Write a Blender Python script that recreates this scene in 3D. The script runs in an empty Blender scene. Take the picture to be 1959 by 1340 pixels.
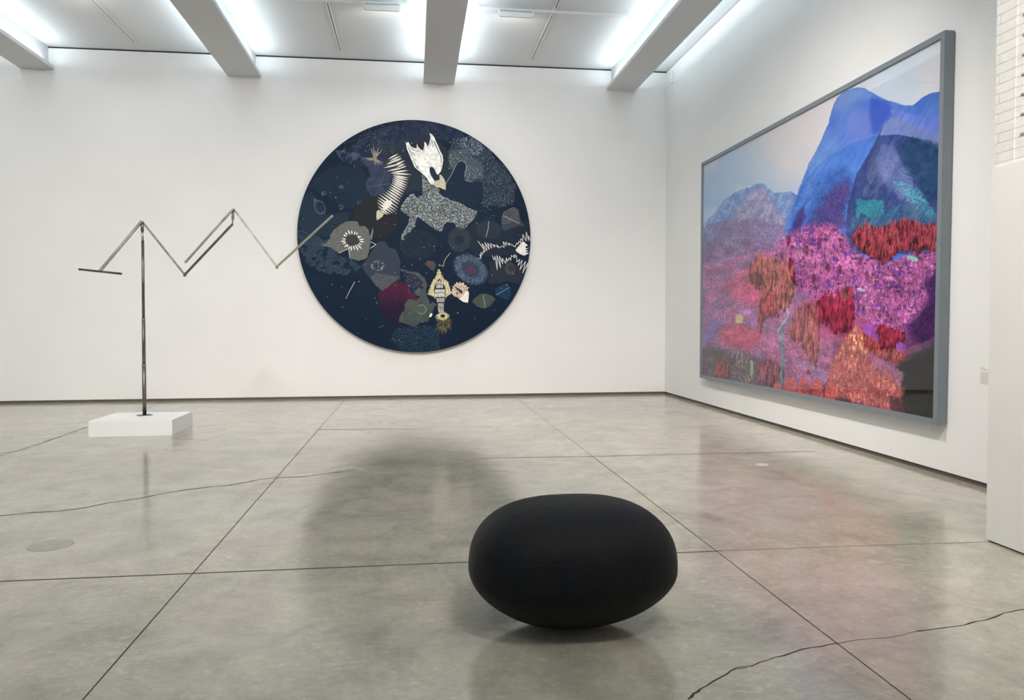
import bpy, bmesh, math
import numpy as np
from mathutils import Vector, Matrix

sc = bpy.context.scene
COL = sc.collection

# ------------------------------------------------------------------ camera
F, CX, CY = 1457.19, 979.51, 671.15
CAM_H = 1.4
PITCH, YAW, ROLL = (math.radians(a) for a in (2.32207, 7.31002, -0.10913))
FW = Vector((math.sin(YAW)*math.cos(PITCH), math.cos(YAW)*math.cos(PITCH), -math.sin(PITCH)))
_r = Vector((math.cos(YAW), -math.sin(YAW), 0)); _u = _r.cross(FW)
RT = _r*math.cos(ROLL)+_u*math.sin(ROLL); UP = -_r*math.sin(ROLL)+_u*math.cos(ROLL)
cam_d = bpy.data.cameras.new('camera'); cam = bpy.data.objects.new('camera', cam_d); COL.objects.link(cam)
cam_d.sensor_fit = 'HORIZONTAL'; cam_d.sensor_width = 36; cam_d.lens = 36*F/1959
cam_d.shift_y = (CY-670)/1959; cam_d.clip_start = 0.05; cam_d.clip_end = 100
m = Matrix((RT, UP, -FW)).transposed().to_4x4(); m.translation = (0, 0, CAM_H); cam.matrix_world = m
sc.camera = cam

# ------------------------------------------------------------------ world, exposure
w = bpy.data.worlds.new('world'); sc.world = w; w.use_nodes = True
w.node_tree.nodes['Background'].inputs[0].default_value = (.8, .85, .9, 1)
w.node_tree.nodes['Background'].inputs[1].default_value = 0.05
vs = sc.view_settings
vs.view_transform = 'Standard'; vs.look = 'None'; vs.gamma = 1; vs.exposure = 0.10; vs.use_curve_mapping = False
COVE_W = 4.0      # W per metre of cove strip
COVE_C = (.82, .94, 1.0)
WASH_W = 8.0      # W per wall washer head
WASH_C = (1.0, .935, .87)

# ------------------------------------------------------------------ room figures (metres)
D, XR, ZC, ZB = 13.8123, 4.668, 5.9854, 5.6053
XL, YF = -12.6, -6.5
XP, YP = 3.569, 4.34
BEAMS = [(-9.80, -9.27), (-6.485, -5.953), (-3.155, -2.599), (.194, .737), (3.532, 4.064)]

def hit(px, py, ax, val):
    """the point of the plane axis=val that the photograph shows at (px, py)"""
    r = FW+RT*((px-CX)/F)+UP*((CY-py)/F); o = Vector((0, 0, CAM_H))
    return o+r*((val-o[ax])/r[ax])

# ------------------------------------------------------------------ helpers
def lin(c):
    return tuple((x/255/12.92 if x/255 <= .04045 else ((x/255+.055)/1.055)**2.4) for x in c)

def mat(name, col=(.5, .5, .5), rough=.5, metal=0, spec=.5, noise=0, nscale=5, bump=0, bscale=40, coat=0):
    M = bpy.data.materials.new(name); M.use_nodes = True
    nt = M.node_tree; b = nt.nodes['Principled BSDF']
    b.inputs['Base Color'].default_value = (*col, 1); b.inputs['Roughness'].default_value = rough
    b.inputs['Metallic'].default_value = metal; b.inputs['Specular IOR Level'].default_value = spec
    b.inputs['Coat Weight'].default_value = coat
    tc = nt.nodes.new('ShaderNodeTexCoord')
    if noise:
        n = nt.nodes.new('ShaderNodeTexNoise'); n.inputs['Scale'].default_value = nscale; n.inputs['Detail'].default_value = 6
        nt.links.new(tc.outputs['Object'], n.inputs['Vector'])
        r = nt.nodes.new('ShaderNodeValToRGB')
        r.color_ramp.elements[0].position = .3; r.color_ramp.elements[1].position = .7
        r.color_ramp.elements[0].color = (*[c*(1-noise) for c in col], 1); r.color_ramp.elements[1].color = (*[min(1, c*(1+noise)) for c in col], 1)
        nt.links.new(n.outputs[0], r.inputs[0]); nt.links.new(r.outputs[0], b.inputs['Base Color'])
    if bump:
        n = nt.nodes.new('ShaderNodeTexNoise'); n.inputs['Scale'].default_value = bscale; n.inputs['Detail'].default_value = 5
        nt.links.new(tc.outputs['Object'], n.inputs['Vector'])
        bp = nt.nodes.new('ShaderNodeBump'); bp.inputs['Strength'].default_value = 1; bp.inputs['Distance'].default_value = bump
        nt.links.new(n.outputs[0], bp.inputs['Height']); nt.links.new(bp.outputs[0], b.inputs['Normal'])
    return M

def link(name, me, m=None, parent=None, smooth=False):
    o = bpy.data.objects.new(name, me); COL.objects.link(o)
    if m: me.materials.append(m)
    if parent: o.parent = parent
    if smooth: me.shade_smooth()
    return o

def empty(name, loc, label, cat, group=None, rot=0):
    o = bpy.data.objects.new(name, None); COL.objects.link(o); o.location = loc; o.rotation_euler[2] = rot
    o.empty_display_size = .1; tag(o, label, cat, group); return o

def tag(o, label, cat, group=None):
    o['label'] = label; o['category'] = cat
    if group: o['group'] = group

def struct(o): o['kind'] = 'structure'; return o

class MB:
    """collects solids into one mesh"""
    def __init__(s): s.bm = bmesh.new()
    def box(s, a, b):
        a, b = Vector(a), Vector(b); c = (a+b)/2; d = b-a
        g = bmesh.ops.create_cube(s.bm, size=1)['verts']
        for v in g: v.co = Vector((v.co.x*d.x, v.co.y*d.y, v.co.z*d.z))+c
        return s
    def prism_y(s, prof, y0, y1):
        a = [s.bm.verts.new((x, y0, z)) for x, z in prof]; b = [s.bm.verts.new((x, y1, z)) for x, z in prof]
        n = len(prof); s.bm.faces.new(a); s.bm.faces.new(b[::-1])
        for i in range(n): s.bm.faces.new((a[i], b[i], b[(i+1) % n], a[(i+1) % n]))
        return s
    def tube(s, a, b, r, sides=4, r2=None, rot=None):
        a, b = Vector(a), Vector(b); d = (b-a).normalized()
        ref = Vector((0, 1, 0)) if abs(d.y) < .95 else Vector((1, 0, 0))
        u = d.cross(ref).normalized(); v = d.cross(u); r2 = r2 or r
        off = math.pi/4 if sides == 4 else 0
        rings = []
        for p, rr in ((a, r), (b, r2)):
            rings.append([s.bm.verts.new(p+(u*math.cos(off+2*math.pi*k/sides)+v*math.sin(off+2*math.pi*k/sides))*rr) for k in range(sides)])
        for k in range(sides): s.bm.faces.new((rings[0][k], rings[0][(k+1) % sides], rings[1][(k+1) % sides], rings[1][k]))
        s.bm.faces.new(rings[0][::-1]); s.bm.faces.new(rings[1])
        return s
    def poly(s, pts, nrm, th):
        """flat polygon given as 3-D points, raised by th along nrm"""
        nrm = Vector(nrm)
        a = [s.bm.verts.new(Vector(p)) for p in pts]; b = [s.bm.verts.new(Vector(p)+nrm*th) for p in pts]
        n = len(pts); s.bm.faces.new(a); s.bm.faces.new(b)
        for i in range(n): s.bm.faces.new((a[i], a[(i+1) % n], b[(i+1) % n], b[i]))
        return s
    def build(s, name, m, parent=None, bevel=0, smooth=False):
        bmesh.ops.recalc_face_normals(s.bm, faces=s.bm.faces)
        if bevel: bmesh.ops.bevel(s.bm, geom=s.bm.edges[:], offset=bevel, segments=2, profile=.6, affect='EDGES', clamp_overlap=True)
        me = bpy.data.meshes.new(name); s.bm.to_mesh(me); s.bm.free()
        if parent is not None:
            off = Vector((0, 0, 0)); q = parent
            while q: off += q.location; q = q.parent
            me.transform(Matrix.Translation(-off))
        return link(name, me, m, parent, smooth)

# ------------------------------------------------------------------ materials
M_wall = mat('white_wall_paint', (.84, .835, .825), .75, spec=.25, noise=.012, nscale=1.5, bump=.0006, bscale=120)
M_ceil = mat('white_ceiling_paint', (.73, .745, .755), .8, spec=.2)
M_beam = mat('white_beam_paint', (.68, .695, .715), .7, spec=.25)
M_gap = mat('shadow_gap', (.02, .018, .03), .8)
M_gap2 = mat('soft_gap', (.25, .26, .26), .8)
M_base = mat('dark_reveal_base', (.11, .10, .085), .6, noise=.1)
M_plinth = mat('white_plinth_paint', (.92, .92, .915), .6, spec=.3)
M_fix = mat('white_enamel', (.80, .82, .82), .4)
M_steel = mat('brushed_steel', (.19, .183, .18), .42, metal=1, noise=.35, nscale=7)
M_steel2 = mat('bright_steel', (.42, .425, .40), .4, metal=1, noise=.15, nscale=9)
M_steel3 = mat('satin_steel', (.30, .295, .285), .5, metal=.75, noise=.3, nscale=11)
M_frame = mat('grey_frame_paint', lin((120, 128, 136)), .45, spec=.5, noise=.03)
M_crack = mat('joint_filler', (.06, .054, .04), .9, spec=.05)
M_crack2 = mat('faint_joint_filler', (.15, .14, .115), .8, spec=.15)

def floor_material():
    M = bpy.data.materials.new('polished_concrete'); M.use_nodes = True
    nt = M.node_tree; b = nt.nodes['Principled BSDF']; L = nt.links.new
    tc = nt.nodes.new('ShaderNodeTexCoord')
    def N(scale, detail, rough=.55, dist=0, vec=None):
        n = nt.nodes.new('ShaderNodeTexNoise'); n.inputs['Scale'].default_value = scale; n.inputs['Detail'].default_value = detail
        n.inputs['Roughness'].default_value = rough; n.inputs['Distortion'].default_value = dist
        L(vec or tc.outputs['Object'], n.inputs['Vector']); return n.outputs[0]
    def ramp(src, stops):
        r = nt.nodes.new('ShaderNodeValToRGB'); e = r.color_ramp.elements
        e[0].position, e[0].color = stops[0][0], (*stops[0][1], 1); e[1].position, e[1].color = stops[-1][0], (*stops[-1][1], 1)
        for p, c in stops[1:-1]: q = e.new(p); q.color = (*c, 1)
        L(src, r.inputs[0]); return r.outputs[0]
    def mix(fac, a, b_, mode='MIX'):
        x = nt.nodes.new('ShaderNodeMix'); x.data_type = 'RGBA'; x.blend_type = mode
        if isinstance(fac, float): x.inputs[0].default_value = fac
        else: L(fac, x.inputs[0])
        for k, s in ((6, a), (7, b_)):
            if isinstance(s, tuple): x.inputs[k].default_value = (*s, 1)
            else: L(s, x.inputs[k])
        return x.outputs[2]
    big = ramp(N(.55, 4, .5, .6), [(.3, (.36, .336, .275)), (.5, (.42, .39, .326)), (.72, (.485, .45, .382))])
    mid = ramp(N(2.6, 9, .68, .5), [(.34, (.78, .785, .78)), (.5, (1, 1, 1)), (.66, (1.16, 1.15, 1.12))])
    c = mix(1.0, big, mid, 'MULTIPLY')
    hue = ramp(N(.8, 3, .5, .5), [(.38, (.97, 1.0, .955)), (.62, (1.03, .985, .985))])
    c = mix(1.0, c, hue, 'MULTIPLY')
    fine = ramp(N(26, 6, .7, .6), [(.3, (.84, .84, .84)), (.6, (1.03, 1.03, 1.02)), (.75, (1.5, 1.47, 1.4))])
    c = mix(.75, c, fine, 'MULTIPLY')
    # pale scuffs and trowel curls
    mp = nt.nodes.new('ShaderNodeMapping'); mp.inputs['Rotation'].default_value = (0, 0, .5); mp.inputs['Scale'].default_value = (1, 2.4, 1)
    L(tc.outputs['Object'], mp.inputs[0])
    sc1 = ramp(N(5.0, 9, .72, 2.6, mp.outputs[0]), [(.53, (0, 0, 0)), (.68, (1, 1, 1))])
    msk = ramp(N(1.1, 3, .5, 0), [(.40, (0, 0, 0)), (.62, (.7, .7, .7))])
    fac = mix(1.0, sc1, msk, 'MULTIPLY')
    c = mix(fac, c, (.56, .54, .48))
    L(c, b.inputs['Base Color'])
    rg = nt.nodes.new('ShaderNodeMapRange'); L(N(1.3, 8, .6, .8), rg.inputs[0])
    rg.inputs[1].default_value = .3; rg.inputs[2].default_value = .7; rg.inputs[3].default_value = .08; rg.inputs[4].default_value = .17
    L(rg.outputs[0], b.inputs['Roughness'])
    b.inputs['IOR'].default_value = 1.72; b.inputs['Specular IOR Level'].default_value = .5
    bp = nt.nodes.new('ShaderNodeBump'); bp.inputs['Distance'].default_value = .0055; bp.inputs['Strength'].default_value = .5
    L(N(4.2, 4, .5, .8), bp.inputs['Height'])
    bp2 = nt.nodes.new('ShaderNodeBump'); bp2.inputs['Distance'].default_value = .0008; bp2.inputs['Strength'].default_value = .5
    L(N(60, 3, .5), bp2.inputs['Height']); L(bp.outputs[0], bp2.inputs['Normal'])
    L(bp2.outputs[0], b.inputs['Normal'])
    return M
M_floor = floor_material()

def brick_material():
    M = mat('white_painted_brick', (.78, .76, .73), .6, spec=.3)
    nt = M.node_tree; b = nt.nodes['Principled BSDF']; L = nt.links.new
    tc = nt.nodes.new('ShaderNodeTexCoord'); sx = nt.nodes.new('ShaderNodeSeparateXYZ'); cb = nt.nodes.new('ShaderNodeCombineXYZ')
    L(tc.outputs['Object'], sx.inputs[0]); L(sx.outputs[1], cb.inputs[0]); L(sx.outputs[2], cb.inputs[1])
    br = nt.nodes.new('ShaderNodeTexBrick'); L(cb.outputs[0], br.inputs[0])
    br.inputs['Scale'].default_value = 1; br.inputs['Brick Width'].default_value = .62; br.offset = .5; br.inputs['Row Height'].default_value = .0605
    br.inputs['Mortar Size'].default_value = .004; br.inputs['Mortar Smooth'].default_value = .5
    br.inputs['Color1'].default_value = (.79, .765, .73, 1); br.inputs['Color2'].default_value = (.76, .74, .71, 1); br.inputs['Mortar'].default_value = (.77, .75, .72, 1)
    L(br.outputs[0], b.inputs['Base Color'])
    n = nt.nodes.new('ShaderNodeTexNoise'); n.inputs['Scale'].default_value = 30; L(tc.outputs['Object'], n.inputs[0])
    b1 = nt.nodes.new('ShaderNodeBump'); b1.inputs['Distance'].default_value = .0035; b1.invert = True; L(br.outputs['Fac'], b1.inputs['Height'])
    b2 = nt.nodes.new('ShaderNodeBump'); b2.inputs['Distance'].default_value = .003; L(n.outputs[0], b2.inputs['Height']); L(b1.outputs[0], b2.inputs['Normal'])
    L(b2.outputs[0], b.inputs['Normal'])
    return M
M_brick = brick_material()

# ------------------------------------------------------------------ room shell
struct(MB().box((XL-.2, YF-.2, -.2), (XR+.2, D+.2, 0)).build('floor', M_floor))
floor = bpy.data.objects['floor']
struct(MB().box((XL-.2, YF-.2, ZC), (XR+.2, D+.2, ZC+.2)).build('ceiling', M_ceil))
BH = .044
struct(MB().box((XL-.2, D, BH), (XR+.2, D+.2, ZC-.026)).build('wall_back', M_wall))
struct(MB().box((XR, YF-.2, BH), (XR+.2, D, ZC-.012)).build('wall_right', M_wall))
struct(MB().box((XL-.2, YF-.2, BH), (XL, D, ZC)).build('wall_left', M_wall))
struct(MB().box((XL, YF-.2, BH), (XR, YF, ZC)).build('wall_front', M_wall))
struct(MB().box((XL-.2, D+.018, 0), (XR+.2, D+.2, BH)).build('baseboard_back', M_base))
struct(MB().box((XR+.018, YF, 0), (XR+.2, D+.018, BH)).build('baseboard_right', M_base))
struct(MB().box((XL-.2, YF, 0), (XL-.018, D, BH)).build('baseboard_left', M_base))
struct(MB().box((XL, YF-.2, 0), (XR, YF-.018, BH)).build('baseboard_front', M_base))
struct(MB().box((XL, D+.012, ZC-.026), (XR+.012, D+.2, ZC)).build('trim_1', M_gap))
struct(MB().box((XR+.006, YF, ZC-.012), (XR+.2, D+.012, ZC)).build('trim_2', M_gap2))

# beams with a light trough along each side
BT = ZC
for i, (a, b) in enumerate(BEAMS):
    ins, lip, th = .085, .062, .014
    prof = [(a, ZB), (b, ZB), (b, ZB+lip), (b-th, ZB+lip), (b-th, ZB+.03), (b-ins, ZB+.03), (b-ins, BT),
            (a+ins, BT), (a+ins, ZB+.03), (a+th, ZB+.03), (a+th, ZB+lip), (a, ZB+lip)]
    nm = 'trim_%d' % (i+3)
    beam = struct(MB().prism_y(prof, YF, D).build(nm, M_beam))
    for side, x in (('l', a+ins*.5), ('r', b-ins*.5)):
        ld = bpy.data.lights.new('cove_light', 'AREA'); ld.shape = 'RECTANGLE'; ld.size = .03; ld.size_y = D-YF-.5
        ld.energy = COVE_W*(D-YF); ld.color = COVE_C
        lo = bpy.data.objects.new('cove_light', ld); COL.objects.link(lo)
        lo.location = (x, (D+YF)/2, ZB+.058); lo.rotation_euler = (math.pi, (.5 if side == 'r' else -.5), 0)
        lo.parent = beam

# projecting pier at the right, plaster panel below and painted brick above
zt = hit(1897, 323, 0, XP).z
yb, ym, yt = hit(1890, 1035, 2, 0).y, hit(1897, 325, 0, XP).y, hit(1897, 60, 0, XP).y
bm = MB()
def pier_block(mb, x, z0, z1, y0, y1, x1=XR):
    v = [mb.bm.verts.new(p) for p in ((x, YF, z0), (x, y0, z0), (x1, y0, z0), (x1, YF, z0), (x, YF, z1), (x, y1, z1), (x1, y1, z1), (x1, YF, z1))]
    for f in ((0, 1, 2, 3), (4, 5, 6, 7), (0, 1, 5, 4), (1, 2, 6, 5), (2, 3, 7, 6), (3, 0, 4, 7)): mb.bm.faces.new([v[k] for k in f])
    return mb
M_pier = mat('warm_plaster_paint', (.80, .775, .745), .75, spec=.25, noise=.02, nscale=2)
struct(pier_block(bm, XP, .012, zt, 4.334, 4.362).build('wall_pier', M_pier))
struct(pier_block(MB(), XP+.012, 0, .012, 4.325, 4.325).build('baseboard_pier', M_base))
bk = struct(pier_block(MB(), XP+.02, zt, ZC, 4.362, 4.40).build('wall_pier_brick', M_brick))
# toothed brick joint: dark strips stand in for the slot shade at alternate courses
sl = MB(); yj = hit(1953, 93/3.35, 0, XP).y
for k in range(28):
    z = 3.198-.1165*k if k < 8 else None
    if z and z > zt+.05: sl.box((XP+.012, yj-.22, z-.005), (XP+.03, yj, z+.005))
for k in range(1, 22): sl.box((XP+.012, yj-.22, 3.198+.1165*k-.005), (XP+.03, yj, 3.198+.1165*k+.005))
o = sl.build('slot_shade_strip', mat('brick_slot_shadow', (.38, .35, .33), .8)); o.parent = bk
yv = hit(1937, 100, 0, XP).y
o = MB().box((XP+.014, yv-.012, zt), (XP+.03, yv+.004, ZC-.01)).build('vertical_joint', M_brick); o.parent = bk

# ------------------------------------------------------------------ floor joints and cracks (children of the floor)
def ribbon(name, pts, wd, m, z=.0006):
    """flat filler strip along floor points; wd metres, may be a list"""
    b = bmesh.new(); P = [Vector((p[0], p[1], 0)) for p in pts]; L = []; R = []
    for i, p in enumerate(P):
        d = (P[min(i+1, len(P)-1)]-P[max(i-1, 0)]).normalized(); n = Vector((-d.y, d.x, 0))
        ww = (wd[i] if isinstance(wd, (list, np.ndarray)) else wd)/2
        L.append(b.verts.new(p+n*ww+Vector((0, 0, z)))); R.append(b.verts.new(p-n*ww+Vector((0, 0, z))))
    for i in range(len(P)-1): b.faces.new((L[i], R[i], R[i+1], L[i+1]))
    bmesh.ops.recalc_face_normals(b, faces=b.faces)
    me = bpy.data.meshes.new(name); b.to_mesh(me); b.free()
    return link(name, me, m, floor)
for x in (-4.25, -1.2236, 1.8012): ribbon('control_joint', [(x, YF), (x, D)], .0062, M_crack)
for x in (-7.3, -10.3): ribbon('control_joint', [(x, YF), (x, D)], .004, M_crack2)
yj1 = 4.3382
ribbon('control_joint', [tuple(hit(x, y, 2, 0).xy) for x, y in ((-400, 1127), (0, 1113), (363, 1098), (900, 1076), (1380, 1054.5))], .013, M_crack)
ribbon('control_joint', [tuple(hit(x, y, 2, 0).xy) for x, y in ((1380, 1054.5), (1640, 1045), (1890, 1037.5))], .008, M_crack2)
ribbon('control_joint', [tuple(hit(x, y, 2, 0).xy) for x, y in ((905, 877.5), (1142, 873.5), (1330, 869), (1560, 864))], .022, M_crack2)
ribbon('control_joint', [(-9, .9), (XP, .9)], .004, M_crack)
rng = np.random.default_rng(5)
def crack(px, wd, m, jit):
    pts = [hit(x, y, 2, 0) for x, y in px]; out = []; ws = []
    for a, b in zip(pts[:-1], pts[1:]):
        n = max(2, int((b-a).length/.045))
        for k in range(n):
            t = k/n; p = a.lerp(b, t); out.append((p.x+rng.normal()*jit, p.y+rng.normal()*jit)); ws.append(wd*(.5+rng.random()))
    out.append((pts[-1].x, pts[-1].y)); ws.append(wd)
    return ribbon('crack', out, np.array(ws), m)
crack([(-200, 1004), (0, 988), (62, 981), (110, 979), (160, 972.5), (205, 963), (262, 955), (310, 945), (360, 937), (410, 931), (440, 929), (490, 919), (526, 914.5), (575, 913), (622, 907), (680, 900)], .016, M_crack, .003)
crack([(1317, 1340), (1328, 1330), (1340, 1319), (1365, 1306), (1390, 1292), (1412, 1278), (1440, 1275)], .0085, M_crack, .004)
crack([(1440, 1275), (1470, 1263), (1500, 1254), (1535, 1243), (1570, 1238), (1603, 1231)], .007, M_crack, .0035)
crack([(1603, 1231), (1650, 1224), (1710, 1220), (1755, 1208)], .006, M_crack2, .003)
crack([(1755, 1208), (1800, 1202), (1830, 1200), (1870, 1190), (1910, 1180), (1940, 1170), (1975, 1163), (2060, 1140)], .0085, M_crack, .0045)
crack([(-50, 876), (40, 862), (90, 845), (150, 823), (165, 817)], .014, M_crack2, .004)
crack([(600, 822.5), (700, 822), (760, 821), (800, 822)], .03, M_crack2, .002)
# small filled patch in the crack
pt = [hit(x, y, 2, 0) for x, y in ((1408, 1280), (1418, 1275), (1436, 1275), (1428, 1279), (1415, 1281))]
o = MB().poly(pt, (0, 0, 1), .0008).build('filler_patch', mat('patch_filler', (.17, .16, .13), .6)); o.parent = floor

# floor cover plates
def floor_disc(name, c, r, m, label):
    b = bmesh.new(); bmesh.ops.create_cone(b, cap_ends=True, segments=40, radius1=r, radius2=r*.97, depth=.003)
    me = bpy.data.meshes.new(name); b.to_mesh(me); b.free()
    o = link(name, me, m); o.location = (c.x, c.y, .0016); tag(o, label, 'floor plate'); return o
floor_disc('floor_plate', hit(1458, 889.5, 2, 0), .062, mat('pale_plate', (.5, .49, .45), .35), 'small pale round cover plate set in the floor before the mountain photograph')
floor_disc('floor_plate', hit(97, 1044, 2, 0), .128, mat('dull_plate', (.31, .30, .25), .22, noise=.1, nscale=14), 'large dull grey round cover set in the floor at far left')

# ------------------------------------------------------------------ ceiling slots, tracks, washers
def slot(x, y0, y1, label):
    e = empty('ceiling_slot', (x, (y0+y1)/2, ZC), label, 'ceiling light', 'recessed slots along the ceiling bays')
    MB().box((x-.078, y0-.02, ZC-.004), (x+.078, y1, ZC+.01)).build('surround', M_sur, e)
    MB().box((x-.026, y0-.02, ZC-.016), (x-.008, y1+.02, ZC)).build('flange', M_fix, e)
    MB().box((x+.008, y0-.02, ZC-.016), (x+.026, y1+.02, ZC)).build('flange', M_fix, e)
    MB().box((x-.008, y0, ZC-.008), (x+.008, y1, ZC-.002)).build('slit', M_slit, e)
    MB().box((x-.026, y0-.05, ZC-.014), (x+.026, y0-.02, ZC)).build('end_cap', M_fix, e)
    MB().box((x-.026, y1+.02, ZC-.014), (x+.026, y1+.05, ZC)).build('end_cap', M_fix, e)
M_sur = mat('slot_surround', (.70, .715, .71), .8); M_slit = mat('slot_slit', (.10, .105, .11), .5)
slot(-4.52, 11.35, 13.37, 'narrow ceiling slot in the bay left of the second beam')
slot(-1.21, 11.45, 13.43, 'narrow ceiling slot between the two middle beams')
slot(2.09, 11.50, 13.44, 'narrow ceiling slot nearer the wall, right of the middle beam')
slot(2.09, 9.2, 11.24-.05, 'narrow ceiling slot cut by the top of the photo, right of the middle beam')

def track(x0, x1, y, label, heads, axis='x'):
    z = 5.935
    e = empty('lighting_track', ((x0+x1)/2, y, z), label, 'track')
    MB().box((x0, y-.018, z-.012), (x1, y+.018, z+.014)).build('rail', M_fix, e)
    for hx in (x0+.1, (x0+x1)/2, x1-.1):
        MB().box((hx-.012, y-.012, z+.012), (hx+.012, y+.012, ZC)).build('hanger', M_fix, e)
def washer(x, y, label, lit=True):
    z = 5.88
    e = empty('wall_washer', (x, y, z), label, 'light fixture', 'white linear wall washers on the tracks')
    # sloping white box, open on the side that faces the wall
    h = MB(); v = [(-.24, -.055, -.005), (-.24, .05, .035), (-.24, .06, .02), (-.24, -.03, -.075), (-.24, -.055, -.07)]
    a = [h.bm.verts.new((x+p[0], y+p[1], z+p[2])) for p in v]; c = [h.bm.verts.new((x-p[0], y+p[1], z+p[2])) for p in v]
    n = len(v); h.bm.faces.new(a); h.bm.faces.new(c[::-1])
    for k in range(n): h.bm.faces.new((a[k], c[k], c[(k+1) % n], a[(k+1) % n]))
    h.build('housing', M_fix, e)
    for s in (-1, 1):
        MB().box((x+s*.25-.012, y-.05, z-.04), (x+s*.25+.012, y+.02, z+.045)).build('bracket', M_fix, e)
    ld = bpy.data.lights.new('washer_lamp', 'AREA'); ld.shape = 'RECTANGLE'; ld.size = .44; ld.size_y = .07
    ld.energy = WASH_W; ld.color = WASH_C; ld.spread = math.radians(150)
    lo = bpy.data.objects.new('washer_lamp', ld); COL.objects.link(lo); lo.parent = e
    lo.location = (0, .045, -.045); lo.rotation_euler = (math.radians(52), 0, 0)
    return e
track(-2.45, .022, 11.25, 'thin white track across the bay left of the middle beam', 1)
track(.859, 3.286, 11.255, 'thin white track across the bay right of the middle beam', 1)
track(-5.8, -3.3, 11.25, 'thin white track across the bay left of the second beam', 1)
washer(-.42, 11.235, 'white linear wall washer hanging left of the middle beam')
washer(-4.6, 11.235, 'added unseen wall washer in the bay left of the second beam')  # out of view, added to lift the left part of the back wall
washer(-7.9, 11.235, 'added unseen wall washer in the far left bay')  # likewise unseen, added for the far left wall
track(-9.1, -6.7, 11.25, 'thin white track across the far left bay', 1)
washer(1.51, 11.235, 'white linear wall washer hanging right of the middle beam')

# unseen tracks further back; their floods are added to brighten walls and floor
SPOT_W = 34.0
def flood(x, y, tx, ty, tz, label, k=1.0, spread=76, rad=.15):
    z = 5.72 if rad < .2 else 5.58
    e = empty('fill_flood', (x, y, z), label, 'light fixture', 'added unseen fill floods above and behind the camera')
    d = (Vector((tx, ty, tz))-Vector((x, y, z))).normalized()
    MB().tube(Vector((x, y, z))-d*.09, Vector((x, y, z))+d*.02, rad*.85, 32, rad*1.12).build('housing', M_fix, e)
    MB().tube((x, y, z+.02), (x, y, 5.915), .012, 10).build('stem', M_fix, e)
    ld = bpy.data.lights.new('fill_lamp', 'AREA'); ld.shape = 'DISK'; ld.size = rad*2
    ld.energy = SPOT_W*k; ld.color = WASH_C; ld.spread = math.radians(spread)
    lo = bpy.data.objects.new('fill_lamp', ld); COL.objects.link(lo); lo.parent = e
    lo.location = d*.03; lo.rotation_euler = d.to_track_quat('-Z', 'Y').to_euler()
for k, (a, b) in enumerate(((-9.1, -6.7), (-5.8, -3.3), (-2.45, .022), (.859, 3.286))):
    pos = ('far left', 'left', 'middle', 'right')[k]
    track(a, b, 5.6, 'white track across the %s bay above the camera' % pos, 1)
    track(a, b, -.4, 'white track across the %s bay behind the camera' % pos, 1)
    for y_, ty in ((5.6, D), (-.4, 7.0)):
        flood((a+b)/2-.6, y_, (a+b)/2-.8, ty, .5 if y_ > 0 else .8, 'added unseen fill flood in the %s bay %s the camera' % (pos, 'above' if y_ > 0 else 'behind'), (.68, .58, .9, 1.15)[k]*(1 if y_ > 0 else 1.1), 76, .15 if y_ > 0 else .42)
track(.859, 3.286, 1.9, 'white track right above the camera', 1)
flood(.935, 5.6, XR, 9.2, .6, 'added unseen fill flood above the camera turned to the mountain photograph', 1.6)
flood(-.6, 5.6, XR, 6.6, .9, 'added unseen fill flood of the middle bay above the camera, turned far right', .22)
flood(1.15, 1.9, XP, 3.9, 1.6, 'added unseen fill flood right above the camera turned to the brick pier', 1.05, 76, .3)

# sensor high on the right wall, and the wall label
c = hit(1287, 149, 0, XR)
s = empty('motion_sensor', (XR, c.y, c.z), 'small white sensor box high on the right wall near the corner', 'sensor')
MB().box((XR-.03, c.y-.05, c.z-.1), (XR, c.y+.05, c.z+.1)).build('casing', M_fix, s, bevel=.008)
MB().box((XR-.036, c.y-.03, c.z-.02), (XR-.028, c.y+.03, c.z+.05)).build('lens', M_plinth, s, bevel=.003)
a = hit(1876, 698, 0, XR); b = hit(1893, 731, 0, XR)
la = empty('wall_label', (XR, (a.y+b.y)/2, (a.z+b.z)/2), 'small pale caption text on the wall right of the mountain photograph', 'label')
m_lab = mat('label_card', (.70, .69, .66), .5); m_txt = mat('label_ink', (.60, .59, .57), .5)
y0 = hit(1876, 710, 0, XR).y; zc0, zc1 = hit(1876, 711, 0, XR).z, hit(1876, 731, 0, XR).z
MB().box((XR-.002, y0-.16, zc1), (XR, y0, zc0)).build('card', m_lab, la)
tl = MB()
for k in range(2): tl.box((XR-.002, y0-(.05 if k == 0 else .14), zc0+.028-.014*k), (XR, y0, zc0+.034-.014*k))
tl.build('caption_lines', m_txt, la)
tl = MB()
for k in range(7): tl.box((XR-.0028, y0-.01-.14, zc0-.014-.014*k), (XR-.0018, y0-.008, zc0-.011-.014*k))
tl.build('caption_lines', m_txt, la)

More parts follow.
